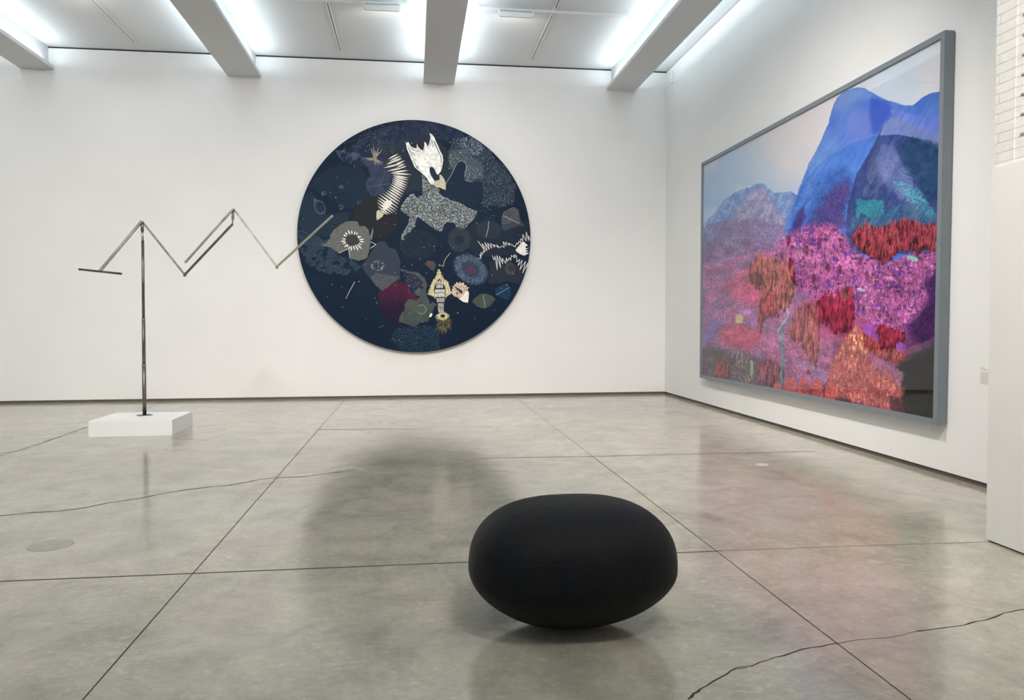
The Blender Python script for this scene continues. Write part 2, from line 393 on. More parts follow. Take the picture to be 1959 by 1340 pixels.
# ------------------------------------------------------------------ boulder
def boulder():
    cx, Y, W, h, pt, pb, tm, dk, pe, sk = .7093, 3.3901, .4721, .5816, 2.5934, 1.6664, .4618, .7805, 2.505, .0147
    nth, nt = 256, 160
    ts = (1-np.cos(np.linspace(0, np.pi, nt)))/2; th = np.linspace(0, 2*np.pi, nth, endpoint=False)
    V = []
    for t in ts[1:-1]:
        if t > tm: s = (t-tm)/(1-tm); wv = (1-s**pt)**(1/pt)
        else: s = (tm-t)/tm; wv = (1-s**pb)**(1/pb)
        c, sn = np.cos(th), np.sin(th)
        x = np.sign(c)*abs(c)**(2/pe)*W*wv; y = np.sign(sn)*abs(sn)**(2/pe)*W*dk*wv
        V.append(np.stack([x+sk*(t-.5), y, np.full_like(x, t*h)], 1))
    V = np.concatenate([[[0, 0, 0]], *V, [[sk*.5, 0, h]]])
    Fc = []; R = nt-2
    for k in range(nth): Fc.append((0, 1+(k+1) % nth, 1+k)); Fc.append((len(V)-1, 1+(R-1)*nth+k, 1+(R-1)*nth+(k+1) % nth))
    for r in range(R-1):
        for k in range(nth): Fc.append((1+r*nth+k, 1+r*nth+(k+1) % nth, 1+(r+1)*nth+(k+1) % nth, 1+(r+1)*nth+k))
    me = bpy.data.meshes.new('boulder'); me.from_pydata(V.tolist(), [], Fc)
    M = bpy.data.materials.new('black_stone'); M.use_nodes = True
    nt_ = M.node_tree; b = nt_.nodes['Principled BSDF']; L = nt_.links.new; tc = nt_.nodes.new('ShaderNodeTexCoord')
    def N(sc_, d, r=.55, di=0):
        n = nt_.nodes.new('ShaderNodeTexNoise'); n.inputs['Scale'].default_value = sc_; n.inputs['Detail'].default_value = d
        n.inputs['Roughness'].default_value = r; n.inputs['Distortion'].default_value = di; L(tc.outputs['Object'], n.inputs['Vector']); return n.outputs[0]
    r = nt_.nodes.new('ShaderNodeValToRGB'); e = r.color_ramp.elements; L(N(3.5, 6), r.inputs[0])
    e[0].position, e[0].color = .35, (.0025, .0042, .0065, 1); e[1].position, e[1].color = .68, (.0065, .0065, .0072, 1)
    L(r.outputs[0], b.inputs['Base Color']); b.inputs['Roughness'].default_value = .55; b.inputs['Specular IOR Level'].default_value = .16
    prev = None
    for dist, src in ((.010, N(6, 4)), (.007, N(30, 7, .7)), (.003, N(110, 4))):
        bp = nt_.nodes.new('ShaderNodeBump'); bp.inputs['Distance'].default_value = dist; bp.inputs['Strength'].default_value = .7
        L(src, bp.inputs['Height'])
        if prev: L(prev, bp.inputs['Normal'])
        prev = bp.outputs[0]
    vo = nt_.nodes.new('ShaderNodeTexVoronoi'); vo.inputs['Scale'].default_value = 22; L(tc.outputs['Object'], vo.inputs['Vector'])
    rr = nt_.nodes.new('ShaderNodeMapRange'); rr.inputs[1].default_value = 0; rr.inputs[2].default_value = .16; L(vo.outputs['Distance'], rr.inputs[0])
    bp = nt_.nodes.new('ShaderNodeBump'); bp.inputs['Distance'].default_value = .004; bp.inputs['Strength'].default_value = .8
    L(rr.outputs[0], bp.inputs['Height']); L(prev, bp.inputs['Normal']); L(bp.outputs[0], b.inputs['Normal'])
    o = link('stone_sculpture', me, M, smooth=True); o.location = (cx, Y, .0)
    tag(o, 'large smooth black oval stone resting on the concrete floor in front', 'sculpture')
boulder()

# ------------------------------------------------------------------ plinth and steel sculpture
pa, pb_ = hit(168.7, 837.5, 2, 0), hit(330.3, 833.8, 2, 0); pc = hit(371.3, 815.5, 2, 0)
y0 = (pa.y+pb_.y)/2; PH = .193
pl = MB().box((pa.x, y0, 0), (pb_.x, pc.y, PH)).build('plinth', M_plinth, bevel=.003)
tag(pl, 'low white square plinth under the zigzag steel sculpture', 'plinth')
YS = hit(277, 795, 2, PH).y
def S(x, y, dy=0): return hit(x, y, 1, YS+dy)
foot = hit(276.5, 795, 2, PH)
sculp = empty('zigzag_sculpture', (foot.x, foot.y, PH), 'tall zigzag sculpture of thin steel bars on a pole, standing on the white plinth', 'sculpture')
fb = MB()
p0 = hit(262, 796.5, 2, PH).x; p1 = hit(288.5, 794, 2, PH).x
fb.poly([(foot.x-.10, YS, PH), (foot.x-.02, YS-.11, PH), (foot.x+.10, YS, PH), (foot.x+.02, YS+.11, PH)], (0, 0, 1), .008)
fb.build('foot_plate', M_steel, sculp)
def at_z(px, py): return S(px, py)
secs = [((276.6, 794.5), (275.4, 699), .0235), ((275.4, 699), (274.6, 611), .0205), ((274.6, 611), (273.0, 461), .017), ((273.0, 461), (272.3, 443), .013), ((272.3, 443), (272.0, 425.5), .018)]
for k, (a, b, r) in enumerate(secs):
    A, B = S(*a), S(*b)
    if k == 0: A.z = PH+.006
    q = MB().tube(A, B, r, 20).build('pole_section', M_steel if k != 3 else M_steel2, sculp, smooth=False)
    for p in q.data.polygons: p.use_smooth = len(p.vertices) == 4
    if k in (1, 2):
        MB().tube(A+Vector((0, 0, -.012)), A+Vector((0, 0, .012)), secs[k-1][2]*1.12, 20).build('collar', M_steel2, sculp)
def bar(name, a, b, r, m, da=0, db=0):
    return MB().tube(S(*a, da), S(*b, db), r, 4).build(name, m, sculp)
bar('bar', (271.5, 423), (191.0, 518.8), .0215, M_steel, -.01, -.08)
bar('bar', (271.8, 424), (353.4, 526.0), .0155, M_steel3, .02, .10)
bar('bar', (353.0, 526.5), (444.8, 429.2), .0185, M_steel, .10, -.04)
bar('cross_bar', (151.5, 515.6), (231.6, 524.0), .0185, M_steel, .04, -.20)
bar('short_rod', (444.8, 430), (445.6, 400), .009, M_steel, -.04, -.05)
bar('sleeve', (445.3, 420), (446.0, 402), .019, M_steel, -.045, -.05)
bar('bar', (446.4, 399.6), (353.9, 503.0), .017, M_steel, -.08, -.12)
bar('bar', (446.6, 399.6), (529.8, 511.0), .0155, M_steel3, .02, -.10)
bar('bar', (529.5, 511.0), (635.8, 413.2), .0185, mat('pale_green_steel', (.70, .74, .64), .32, metal=.9, noise=.1), -.10, -.55)
for p, dd in (((271.7, 424), 0), ((446.4, 400), -.05), ((353.3, 526), .10), ((529.7, 511), -.10)):
    MB().tube(S(p[0], p[1]+1.5, dd)+Vector((0, -.024, 0)), S(p[0], p[1]+1.5, dd)+Vector((0, .024, 0)), .014, 16).build('hinge_pin', M_steel, sculp)

# ------------------------------------------------------------------ pictures: numpy painting on dense meshes
_tab = np.random.default_rng(11).random((256, 256))
def vnoise(x, y):
    xi, yi = np.floor(x).astype(int), np.floor(y).astype(int); fx, fy = x-xi, y-yi
    fx = fx*fx*(3-2*fx); fy = fy*fy*(3-2*fy)
    g = lambda a, b: _tab[a & 255, b & 255]
    return (g(xi, yi)*(1-fx)+g(xi+1, yi)*fx)*(1-fy)+(g(xi, yi+1)*(1-fx)+g(xi+1, yi+1)*fx)*fy
def fbm(x, y, o=4, g=.5):
    s = 0; a = 1; t = 0
    for k in range(o): s = s+a*vnoise(x*2**k+17.3*k, y*2**k+5.1*k); t += a; a *= g
    return s/t
def sm(a, b, x): t = np.clip((x-a)/(b-a), 0, 1); return t*t*(3-2*t)

class Paint:
    def __init__(s, pts, k=.8):
        """pts: world points (n,3) of the picture surface; design coordinates are a fixed projective map of that plane"""
        d = pts-np.array([0, 0, CAM_H]); z = d@np.array(FW)
        s.x = CX+F*(d@np.array(RT))/z; s.y = CY-F*(d@np.array(UP))/z
        s.c = np.zeros((len(pts), 3)); s.k = k; s.cache = {}
    def soft(s, poly, r, jit=0, js=10):
        t = 0
        for a in range(12):
            rr = r*(.35 if a % 2 else 1.0); t = t+s.pip([(px+rr*math.cos(a*math.pi/6), py+rr*math.sin(a*math.pi/6)) for px, py in poly], jit, js)
        return t/12
    def pip(s, poly, jit=0, js=6):
        x, y = s.x, s.y
        if jit:
            if js not in s.cache:
                s.cache[js] = ((fbm(s.x/js, s.y/js, 3)-.5)*2+(vnoise(s.x/1.6, s.y/1.9)-.5)*.9, (fbm(s.x/js+50, s.y/js+9, 3)-.5)*2+(vnoise(s.x/1.6+40, s.y/1.9)-.5)*.9)
            x = x+s.cache[js][0]*jit; y = y+s.cache[js][1]*jit
        ins = np.zeros(len(x), bool); n = len(poly); P = np.array(poly, float)
        sel = (x > P[:, 0].min()) & (x < P[:, 0].max()) & (y > P[:, 1].min()) & (y < P[:, 1].max())
        xs, ys = x[sel], y[sel]; r = np.zeros(len(xs), bool)
        for i in range(n):
            x1, y1 = P[i]; x2, y2 = P[(i+1) % n]
            if y1 == y2: continue
            r ^= ((y1 > ys) != (y2 > ys)) & (xs < (x2-x1)*(ys-y1)/(y2-y1)+x1)
        ins[sel] = r
        return ins.astype(float)
    def fill(s, mask, col, a=1):
        """col in display values 0..255, flat tuple or (n,3)"""
        col = np.asarray(col, float)/255
        m_ = (mask*a)[:, None]; s.c = s.c*(1-m_)+col*m_
    def mulv(s, mask, f): m_ = mask[:, None]; s.c = s.c*(1-m_)+s.c*np.asarray(f)[:, None]*m_ if np.ndim(f) else s.c*(1-m_*(1-f))
    def seg(s, pts, wd):
        """distance mask of a polyline"""
        best = np.full(len(s.x), 1e9)
        for (x1, y1), (x2, y2) in zip(pts[:-1], pts[1:]):
            dx, dy = x2-x1, y2-y1; t = np.clip(((s.x-x1)*dx+(s.y-y1)*dy)/(dx*dx+dy*dy+1e-9), 0, 1)
            best = np.minimum(best, np.hypot(s.x-x1-t*dx, s.y-y1-t*dy))
        return 1-sm(wd*.6, wd*1.2, best)
    def ell(s, cx, cy, rx, ry, rot=0, soft=.08):
        a = math.radians(rot); u = (s.x-cx)*math.cos(a)+(s.y-cy)*math.sin(a); v = -(s.x-cx)*math.sin(a)+(s.y-cy)*math.cos(a)
        r = np.hypot(u/rx, v/ry); return 1-sm(1-soft, 1+soft, r), r
    def colors(s, haze=0):
        c = np.clip(s.c, 0, 1); l = np.where(c <= .04045, c/12.92, ((c+.055)/1.055)**2.4)
        l = np.maximum(l-np.reshape(haze, (-1, 1)), l*.12)
        return np.clip(l/s.k, 0, .97)

def grid_mesh(name, pts, nu, nv, cols, m, parent):
    """pts (nv*nu,3) world; colour attribute per vertex"""
    me = bpy.data.meshes.new(name)
    off = np.array(parent.location) if parent else np.zeros(3)
    me.vertices.add(nu*nv); me.vertices.foreach_set('co', (pts-off).astype(np.float32).ravel())
    i, j = np.meshgrid(np.arange(nu-1), np.arange(nv-1)); a = (j*nu+i).ravel()
    q = np.stack([a, a+1, a+nu+1, a+nu], 1).astype(np.int32)
    me.loops.add(q.size); me.loops.foreach_set('vertex_index', q.ravel())
    me.polygons.add(len(q)); me.polygons.foreach_set('loop_start', np.arange(0, q.size, 4, dtype=np.int32))
    me.update(calc_edges=True); me.validate()
    at = me.color_attributes.new('paint', 'FLOAT_COLOR', 'POINT')
    at.data.foreach_set('color', np.concatenate([cols, np.ones((len(cols), 1))], 1).astype(np.float32).ravel())
    return link(name, me, m, parent, smooth=True)

def paint_mat(name, rough=.5, spec=.4):
    M = bpy.data.materials.new(name); M.use_nodes = True; nt = M.node_tree; b = nt.nodes['Principled BSDF']
    a = nt.nodes.new('ShaderNodeAttribute'); a.attribute_name = 'paint'; nt.links.new(a.outputs['Color'], b.inputs['Base Color'])
    b.inputs['Roughness'].default_value = rough; b.inputs['Specular IOR Level'].default_value = spec
    return M

def Z(ox, oy, sx, pts): return [(ox+x*sx, oy+y*sx) for x, y in pts]

# ---------------- mountain photograph on the right wall
FD = .105   # frame depth
XF = XR-FD
def frame_pt(px, py): return hit(px, py, 0, XF)
oTL, oTR = hit(1341, 311, 0, XF), hit(1803.5, 62.5, 0, XF)
oBL, oBR = hit(1339, 723.5, 0, XF), hit(1796, 814, 0, XF)
yn = (oTR.y+oBR.y)/2; yf = (oTL.y+oBL.y)/2; zt_ = (oTL.z+oTR.z)/2; zb_ = (oBL.z+oBR.z)/2
pic = empty('framed_photograph', (XR, (yn+yf)/2, (zt_+zb_)/2), 'huge grey framed photograph of blue mountains above magenta and red vegetation on the right wall', 'picture')
fw_ = .052
fr = MB()
def fbox(y0, y1, z0, z1): fr.box((XF, y0, z0), (XR-.012, y1, z1))
fbox(yn, yn+fw_, zb_, zt_); fbox(yf-fw_, yf, zb_, zt_); fbox(yn+fw_, yf-fw_, zb_, zb_+fw_); fbox(yn+fw_, yf-fw_, zt_-fw_, zt_)
fr.build('frame', M_frame, pic)
MB().box((XR-.06, yn+.01, zb_+.01), (XR, yf-.01, zt_-.01)).build('backing', M_frame, pic)
nu, nv = 800, 640
Y_, Z_ = np.meshgrid(np.linspace(yf-fw_, yn+fw_, nu), np.linspace(zb_+fw_, zt_-fw_, nv))
pts = np.stack([np.full(Y_.size, XF+.022), Y_.ravel(), Z_.ravel()], 1)
p = Paint(pts, .86)
A = lambda q: Z(1320, 40, .3434, q)      # upper half of the picture
B = lambda q: Z(1320, 400, .3434, q)     # lower half
x, y = p.x, p.y
n1 = fbm(x/60, y/60, 4); n2 = fbm(x/9, y/9, 4); n3 = fbm(x/2.6, y/3.2, 3, .7); nv_ = fbm(x/2.2, y/9, 3, .6); nd = fbm((x+y*.6)/5, (y-x*.55)/22, 4)
# sky
t = np.clip((y-90)/360, 0, 1)[:, None]; u_ = np.clip((x-1340)/460, 0, 1)[:, None]
sky = (1-t)*np.array([190, 198, 214])+t*np.array([132, 170, 208]); sky = sky*(1-u_*.8)+np.array([182, 194, 206])*u_*.8
p.c = sky/255
cl = sm(.42, .66, fbm(x/95+3, y/75+1, 4)); p.fill(cl*sm(460, 380, y)*.75, (202, 199, 206))
p.fill(sm(150, 60, np.hypot((x-1545)/1.1, y-265))*.55, (210, 198, 198))
# far left blue mountain
far = p.pip(A([(40, 1400), (55, 1150), (130, 1080), (165, 1030), (200, 990), (260, 950), (330, 930), (380, 905), (412, 905), (440, 935), (470, 960), (510, 958), (560, 948), (600, 975), (600, 1500), (40, 1500)]), 1.5)
p.fill(far, np.stack([62+50*n2+35*nd, 92+55*n2+30*nd, 172+30*n2+10*nd], 1))
nr = p.pip(A([(40, 1500), (65, 1340), (130, 1240), (200, 1150), (260, 1065), (300, 1010), (345, 960), (390, 928), (410, 940), (440, 985), (490, 1060), (530, 1110), (560, 1180), (600, 1500)]), 2)
p.fill(nr, np.stack([92+80*n2*n2+50*nd, 84+62*n2+40*nd, 140+50*n2+20*nd], 1))
p.fill(nr*sm(420, 520, y)*.7, np.stack([100+50*n3, 62+50*n3, 118+40*n3], 1))
# large mountain
big = p.pip(A([(520, 1200), (545, 1100), (600, 960), (640, 850), (665, 790), (720, 690), (770, 570), (795, 480), (815, 435), (850, 400), (900, 376), (960, 370), (1010, 395), (1060, 425), (1120, 450), (1200, 472), (1240, 472), (1270, 450), (1290, 430), (1340, 403), (1410, 390), (1410, 1600), (520, 1600)]), 1.2)
p.fill(big, np.stack([34+40*n1+26*nd, 76+46*n1+30*nd, 184+38*n1], 1))
lil = p.soft(A([(880, 520), (930, 470), (990, 490), (1020, 560), (1030, 640), (920, 680), (870, 620)]), 9); p.fill(lil*.4, (124, 112, 196))
top = p.soft(A([(795, 480), (815, 435), (850, 400), (900, 376), (960, 370), (1010, 395), (1040, 430), (930, 450), (840, 520)]), 9)*big; p.fill(top*.6, (118, 140, 204))
p.fill(p.soft(A([(1010, 430), (1100, 450), (1130, 500), (1060, 600), (1020, 640), (1000, 520)]), 5)*big*.65, (26, 58, 180))
p.fill(p.soft(A([(560, 1160), (610, 960), (680, 800), (740, 700), (800, 620), (860, 690), (760, 760), (700, 900), (640, 1000), (600, 1150)]), 7)*.5, np.stack([70+40*nd, 108+50*nd, 190+30*nd], 1))
# right shoulder; mid ridge with the disc's dark reflection put into its colour
p.fill(p.pip(A([(1110, 500), (1150, 490), (1230, 520), (1300, 535), (1410, 512), (1410, 660), (1250, 620), (1180, 560)]), 1), np.stack([66+40*nd, 92+40*nd, 196+20*nd], 1))
mid = p.pip(A([(870, 1150), (880, 1010), (930, 850), (985, 760), (1040, 650), (1080, 575), (1120, 538), (1160, 530), (1210, 556), (1270, 590), (1340, 620), (1410, 642), (1410, 1300), (870, 1300)]), 1.2)
p.fill(mid, np.stack([20+40*nd+14*n2, 34+46*nd+18*n2, 104+46*nd], 1))
p.fill(p.pip(A([(1080, 575), (1120, 538), (1160, 530), (1210, 556), (1270, 590), (1340, 620), (1410, 642), (1410, 705), (1300, 660), (1160, 632), (1060, 640)]), 1)*.7, np.stack([104+30*nd, 118+34*nd, 196+20*nd], 1))
p.fill(p.pip(A([(1240, 640), (1410, 690), (1410, 1000), (1290, 970), (1190, 800), (1150, 700)]), 5, 12)*.7, np.stack([8+26*n2, 34+56*n2, 80+40*n2], 1))
p.fill(p.soft(A([(1060, 700), (1130, 690), (1190, 800), (1290, 980), (1380, 1110), (1330, 1120), (1200, 1000), (1090, 920), (1040, 840)]), 8, 5)*.6, np.stack([78+70*n3, 92+70*n3, 158+60*n3], 1))
p.fill(p.pip(A([(1120, 880), (1200, 905), (1300, 970), (1380, 1100), (1300, 1080), (1180, 960)]), 5, 6)*sm(.42, .62, n3), (60, 168, 176))
p.fill(p.pip(A([(925, 995), (1075, 1000), (1080, 1080), (1010, 1100), (960, 1070), (925, 1110)]), 3, 7)*.75, np.stack([18+30*n3, 108+60*n3, 128+40*n3], 1))
p.fill(p.pip(A([(900, 1110), (1080, 1060), (1200, 1020), (1320, 1010), (1400, 1120), (1300, 1150), (1100, 1130), (910, 1170)]), 5, 9)*.55, np.stack([18+50*nd, 62+90*nd, 100+70*nd], 1))
p.fill(p.soft(A([(650, 1150), (700, 950), (760, 850), (860, 800), (900, 860), (880, 1000), (860, 1150)]), 8, 5)*.7, np.stack([24+40*n2, 54+60*n2, 140+50*n2], 1))
p.fill(p.soft(A([(560, 1180), (600, 1060), (640, 1030), (640, 1090), (610, 1180)]), 4, 4)*.8, (66, 34, 110))
p.fill(p.soft(A([(650, 1150), (750, 980), (820, 910), (880, 880), (900, 950), (860, 1050), (880, 1160), (700, 1160)]), 7, 7)*.8, np.stack([40+70*n3, 30+46*n3, 92+50*n3], 1))
# base tone beneath the vegetation, lower left fields
p.fill(sm(505, 535, y+12*(n2-.5))*np.clip(mid+big+far+nr, 0, 1), np.stack([92+60*n3, 40+44*n3, 92+44*n3], 1)); p.fill((y > 545)*1., np.stack([92+60*n3, 40+44*n3, 92+44*n3], 1))
lf = p.pip(B([(30, 260), (130, 230), (300, 180), (480, 190), (600, 150), (700, 400), (720, 1000), (30, 1000)]), 4, 12)
p.fill(lf, np.stack([122+76*n3, 60+62*n3, 112+56*n3], 1))
p.fill(lf*sm(.5, .62, fbm((x-y*.2)/22, (y+x*.28)/5, 3))*.6, np.stack([92+30*n3, 82+40*n3, 138+40*n3], 1))
p.fill(p.pip(B([(65, 110), (200, 60), (420, 60), (540, 120), (480, 200), (300, 260), (65, 320)]), 6, 12)*.7, np.stack([80+66*n3, 66+58*n3, 120+48*n3], 1))
p.fill(p.soft(B([(190, 420), (300, 330), (420, 360), (480, 520), (380, 560), (230, 500)]), 6, 6)*.75, np.stack([168+50*n3, 50+50*n3, 92+40*n3], 1))
p.fill(p.soft(B([(140, 670), (250, 640), (400, 670), (420, 720), (330, 790), (180, 750)]), 3, 4)*.85, np.stack([156+50*n3, 46+44*n3, 84+34*n3], 1))
p.fill(p.pip(B([(70, 680), (150, 615), (185, 650), (140, 720), (80, 760)]), 2)*.8, (118, 96, 176))
p.fill(p.pip(B([(290, 560), (385, 550), (385, 650), (290, 640)]), 1.5)*.8, (168, 112, 176))
p.fill(p.pip(B([(250, 600), (280, 585), (300, 605), (290, 635), (255, 635)]), .8)*.9, (206, 188, 128))
# magenta heather slope
mg = p.soft(B([(430, 260), (500, 180), (560, 130), (640, 100), (720, 82), (800, 90), (880, 170), (920, 240), (1000, 265), (1100, 300), (1230, 250), (1400, 235), (1400, 620), (1250, 680), (1050, 660), (950, 620), (700, 520), (590, 420), (560, 320)]), 6, 6)
mgc = np.stack([112+90*n3+30*n1, 40+70*n3+20*n1, 102+62*n3+24*n1], 1)
for a_ in rng.uniform(0, 1, (140, 3)):
    sx_, sy_ = 1440+a_[0]*355, 440+a_[1]*190; mgc = mgc*(1-.45*p.ell(sx_, sy_, 2.2+3*a_[2], 1.2+1.5*a_[2], 20, .3)[0])[:, None]
p.fill(mg, mgc); p.fill(mg*sm(.58, .8, n3)*.8, (214, 146, 202)); p.fill(mg*sm(.42, .28, nv_)*.8, (78, 34, 104))
p.fill(mg*sm(.62, .75, fbm(x/14+7, y/9, 3))*.6, (78, 40, 150))
ce = p.pip(B([(560, 640), (720, 480), (960, 620), (1180, 690), (1200, 800), (1100, 900), (1000, 860), (850, 720), (700, 780), (560, 900)]), 5, 10)
p.fill(ce*.9, np.stack([124+84*n3, 40+66*n3, 92+56*n3], 1))
p.fill(p.pip(B([(400, 700), (560, 640), (800, 750), (780, 960), (700, 1000), (500, 980), (400, 900)]), 5, 9)*.85, np.stack([104+104*n3, 52+76*n3, 92+76*n3], 1))
p.fill(p.pip(B([(950, 640), (1060, 640), (1200, 760), (1200, 790), (1080, 780), (980, 700)]), 3, 8)*.8, np.stack([120+50*n3, 52+40*n3, 158+40*n3], 1))
# groups of upright trees: flame-like crowns
def trees(poly, lo, hi, sc_=5.5, hgt=17, jit=6, a=1, seed=0):
    m_ = p.soft(poly, 3, jit*.7, 7); r = np.random.default_rng(seed); P = np.array(poly); x0, y0 = P.min(0); x1, y1 = P.max(0)
    base = np.array(lo)*.5; p.fill(m_*a, np.clip(base*(.7+.9*n3)[:, None], 0, 255))
    n = int((x1-x0)*(y1-y0)/(sc_*hgt)*2.4)
    cy_ = np.sort(r.uniform(y0-2, y1, n)); cx_ = r.uniform(x0, x1, n)
    for a_, b_ in zip(cx_, cy_):
        s_ = np.array(poly)
        # keep only crowns whose centre lies in the group
        ins = False; q = len(poly)
        for i in range(q):
            xa, ya = poly[i]; xb, yb2 = poly[(i+1) % q]
            if (ya > b_) != (yb2 > b_) and a_ < (xb-xa)*(b_-ya)/(yb2-ya)+xa: ins = not ins
        if not ins: continue
        wd = sc_*r.uniform(.5, .95); hh = hgt*r.uniform(.45, .9)
        sel = np.where((abs(x-a_) < wd) & (abs(y-b_) < hh))[0]
        if not len(sel): continue
        yy = (y[sel]-b_)/hh; xx = (x[sel]-a_)/wd; shp = np.clip((1+yy)/1.5, 0, 1)**.7
        k = (abs(xx) < shp*(.85+.3*(nv_[sel]-.5))) & (yy < .9)
        tt = np.clip(.75-.55*xx-.55*yy+1.1*(nv_[sel]-.5)*1.4, 0, 1)*r.uniform(.65, 1.05)
        c_ = np.array(lo)*.55*(1-tt[:, None])+np.array(hi)*tt[:, None]
        idx = sel[k]; p.c[idx] = p.c[idx]*.1+np.clip(c_[k], 0, 255)/255*.9
trees(B([(905, 160), (930, 110), (975, 90), (1010, 100), (1060, 110), (1130, 80), (1190, 62), (1245, 62), (1280, 90), (1330, 95), (1400, 70), (1400, 240), (1340, 215), (1260, 235), (1170, 215), (1120, 270), (1070, 300), (1010, 270), (960, 230), (920, 200)]), (120, 24, 52), (182, 68, 82), 4.2, 13, seed=1)
trees(B([(330, 330), (360, 290), (385, 250), (410, 285), (470, 270), (520, 300), (560, 270), (580, 330), (590, 400), (570, 480), (530, 540), (470, 570), (410, 500), (400, 430), (340, 410)]), (128, 50, 60), (204, 106, 102), 5, 20, seed=2)
p.fill(p.pip(B([(325, 370), (360, 345), (400, 370), (415, 420), (370, 432), (330, 405)]), 2)*.6, (62, 28, 40))
trees(B([(700, 520), (760, 480), (800, 500), (840, 460), (890, 425), (905, 480), (915, 600), (890, 690), (840, 690), (770, 630), (710, 580)]), (128, 18, 52), (188, 46, 84), 5.5, 22, seed=3)
trees(B([(400, 470), (480, 480), (480, 570), (420, 600), (390, 680), (380, 600)]), (128, 36, 60), (206, 80, 88), 4, 14, seed=4)
trees(B([(880, 700), (960, 690), (1060, 760), (1180, 800), (1230, 850), (1180, 870), (1080, 830), (960, 760)]), (138, 34, 54), (206, 84, 84), 4, 12, seed=5)
trees(B([(1040, 660), (1070, 640), (1120, 670), (1200, 690), (1190, 740), (1120, 760), (1060, 770)]), (128, 20, 48), (190, 50, 80), 4, 14, seed=15)
trees(B([(640, 530), (700, 540), (720, 640), (700, 860), (660, 880), (640, 760), (560, 680), (590, 560)]), (120, 62, 76), (190, 96, 100), 5.5, 26, a=.6, seed=6)
dk = p.soft(B([(1300, 560), (1330, 470), (1290, 420), (1345, 380), (1400, 260), (1400, 780), (1280, 750), (1210, 690), (1240, 620)]), 8, 6, 9)
p.fill(dk*.92, np.stack([34+44*n3, 14+20*n3, 64+40*n3], 1)); p.fill(dk*sm(.6, .75, n3)*.6, (120, 24, 96))
# bottom
bl = p.soft(B([(30, 780), (120, 760), (230, 790), (380, 820), (480, 900), (520, 1060), (30, 1060)]), 8, 6, 9)
p.fill(bl*.9, np.stack([56+52*n3, 46+44*n3, 60+44*n3], 1))
p.fill(p.pip(B([(220, 800), (300, 770), (350, 850), (350, 960), (240, 960)]), 5, 6)*sm(.5, .7, nv_), (142, 128, 122))
p.fill(p.pip(B([(335, 840), (352, 850), (350, 940), (335, 930)]), 1)*.8, (128, 170, 112))
trees(B([(140, 880), (180, 830), (215, 880), (210, 960), (150, 950)]), (112, 32, 56), (186, 74, 86), 4, 14, seed=7)
trees(B([(380, 860), (440, 840), (520, 900), (520, 990), (400, 980)]), (92, 40, 64), (168, 84, 108), 4.5, 13, seed=8)
br_ = p.soft(B([(1180, 850), (1260, 800), (1400, 750), (1400, 1230), (1150, 1130), (1180, 1020), (1130, 930)]), 7, 6, 8)
p.fill(br_, np.stack([24+22*n3, 24+22*n3, 32+20*n3], 1)); p.fill(br_*sm(.66, .8, n3)*.5, (78, 84, 70))
p.fill(p.pip(B([(660, 1020), (780, 980), (1000, 1040), (1180, 1040), (1200, 1180), (900, 1110), (700, 1060)]), 4)*.9, np.stack([64+50*n3, 28+26*n3, 40+26*n3], 1))
p.fill(p.pip(B([(1010, 820), (1100, 850), (1190, 920), (1180, 990), (1080, 960), (1000, 880)]), 4, 8)*.8, np.stack([112+76*n3, 62+66*n3, 100+66*n3], 1))
p.fill(p.pip(B([(670, 870), (760, 900), (780, 960), (700, 960)]), 4, 6)*.7, (150, 120, 180))
p.fill(p.pip(B([(560, 830), (680, 850), (680, 900), (600, 890)]), 4, 6)*.5, (150, 120, 180))
# feathery orange tree
fe = p.soft(B([(820, 770), (870, 700), (930, 650), (975, 710), (1000, 830), (1030, 900), (1100, 900), (1190, 1000), (1180, 1060), (1100, 1040), (1110, 1130), (1020, 1120), (960, 1090), (850, 1050), (770, 1040), (770, 880), (800, 840)]), 6, 8, 6)
p.fill(fe, np.stack([112+84*n3+28*nv_, 42+62*n3+20*nv_, 58+52*n3], 1)); p.fill(fe*sm(.56, .76, nv_)*.75, (228, 150, 132)); p.fill(fe*sm(.36, .22, n3)*.7, (88, 30, 52))
p.fill(p.pip(B([(850, 760), (900, 690), (970, 700), (990, 800), (900, 830)]), 6, 5)*sm(.55, .68, nv_), (246, 178, 122))
# stream and rounded cone trees along the bottom
p.fill(p.seg(B([(500, 640), (512, 690), (505, 740), (520, 800), (522, 860), (508, 920), (512, 985)]), 2.6)*.85, np.stack([30+60*n3, 112+70*n3, 126+60*n3], 1))
p.fill(p.seg(B([(545, 560), (545, 600), (510, 650), (490, 680)]), 2.2)*.7, (150, 190, 200))
for cx_, cy_, w_, h_ in ((555, 1000, 38, 68), (632, 1000, 32, 68), (708, 1000, 34, 62), (488, 990, 22, 34), (780, 1010, 30, 60)):
    q = B([(cx_-w_, cy_+60), (cx_-w_, cy_), (cx_-w_*.6, cy_-h_*.6), (cx_, cy_-h_), (cx_+w_*.6, cy_-h_*.6), (cx_+w_, cy_), (cx_+w_, cy_+60)])
    p.fill(p.pip(q, 1.2, 4), np.stack([140+80*n3, 48+60*n3, 62+40*n3], 1))
for cx_, cy_ in ((548, 175), (512, 265), (835, 335), (690, 385), (988, 375), (560, 300), (720, 180), (950, 290), (770, 330), (650, 230)):
    p.fill(p.ell(1320+cx_*.3434, 400+cy_*.3434, 4, 9)[0]*.85, np.stack([84+60*nv_, 22+30*nv_, 62+30*nv_], 1))
p.fill(p.ell(1320+1243*.3434, 400+275*.3434, 11, 4, 20)[0], (120, 190, 178))
p.fill(p.ell(1320+955*.3434, 400+450*.3434, 8, 3, 20)[0]*.8, (190, 186, 214))
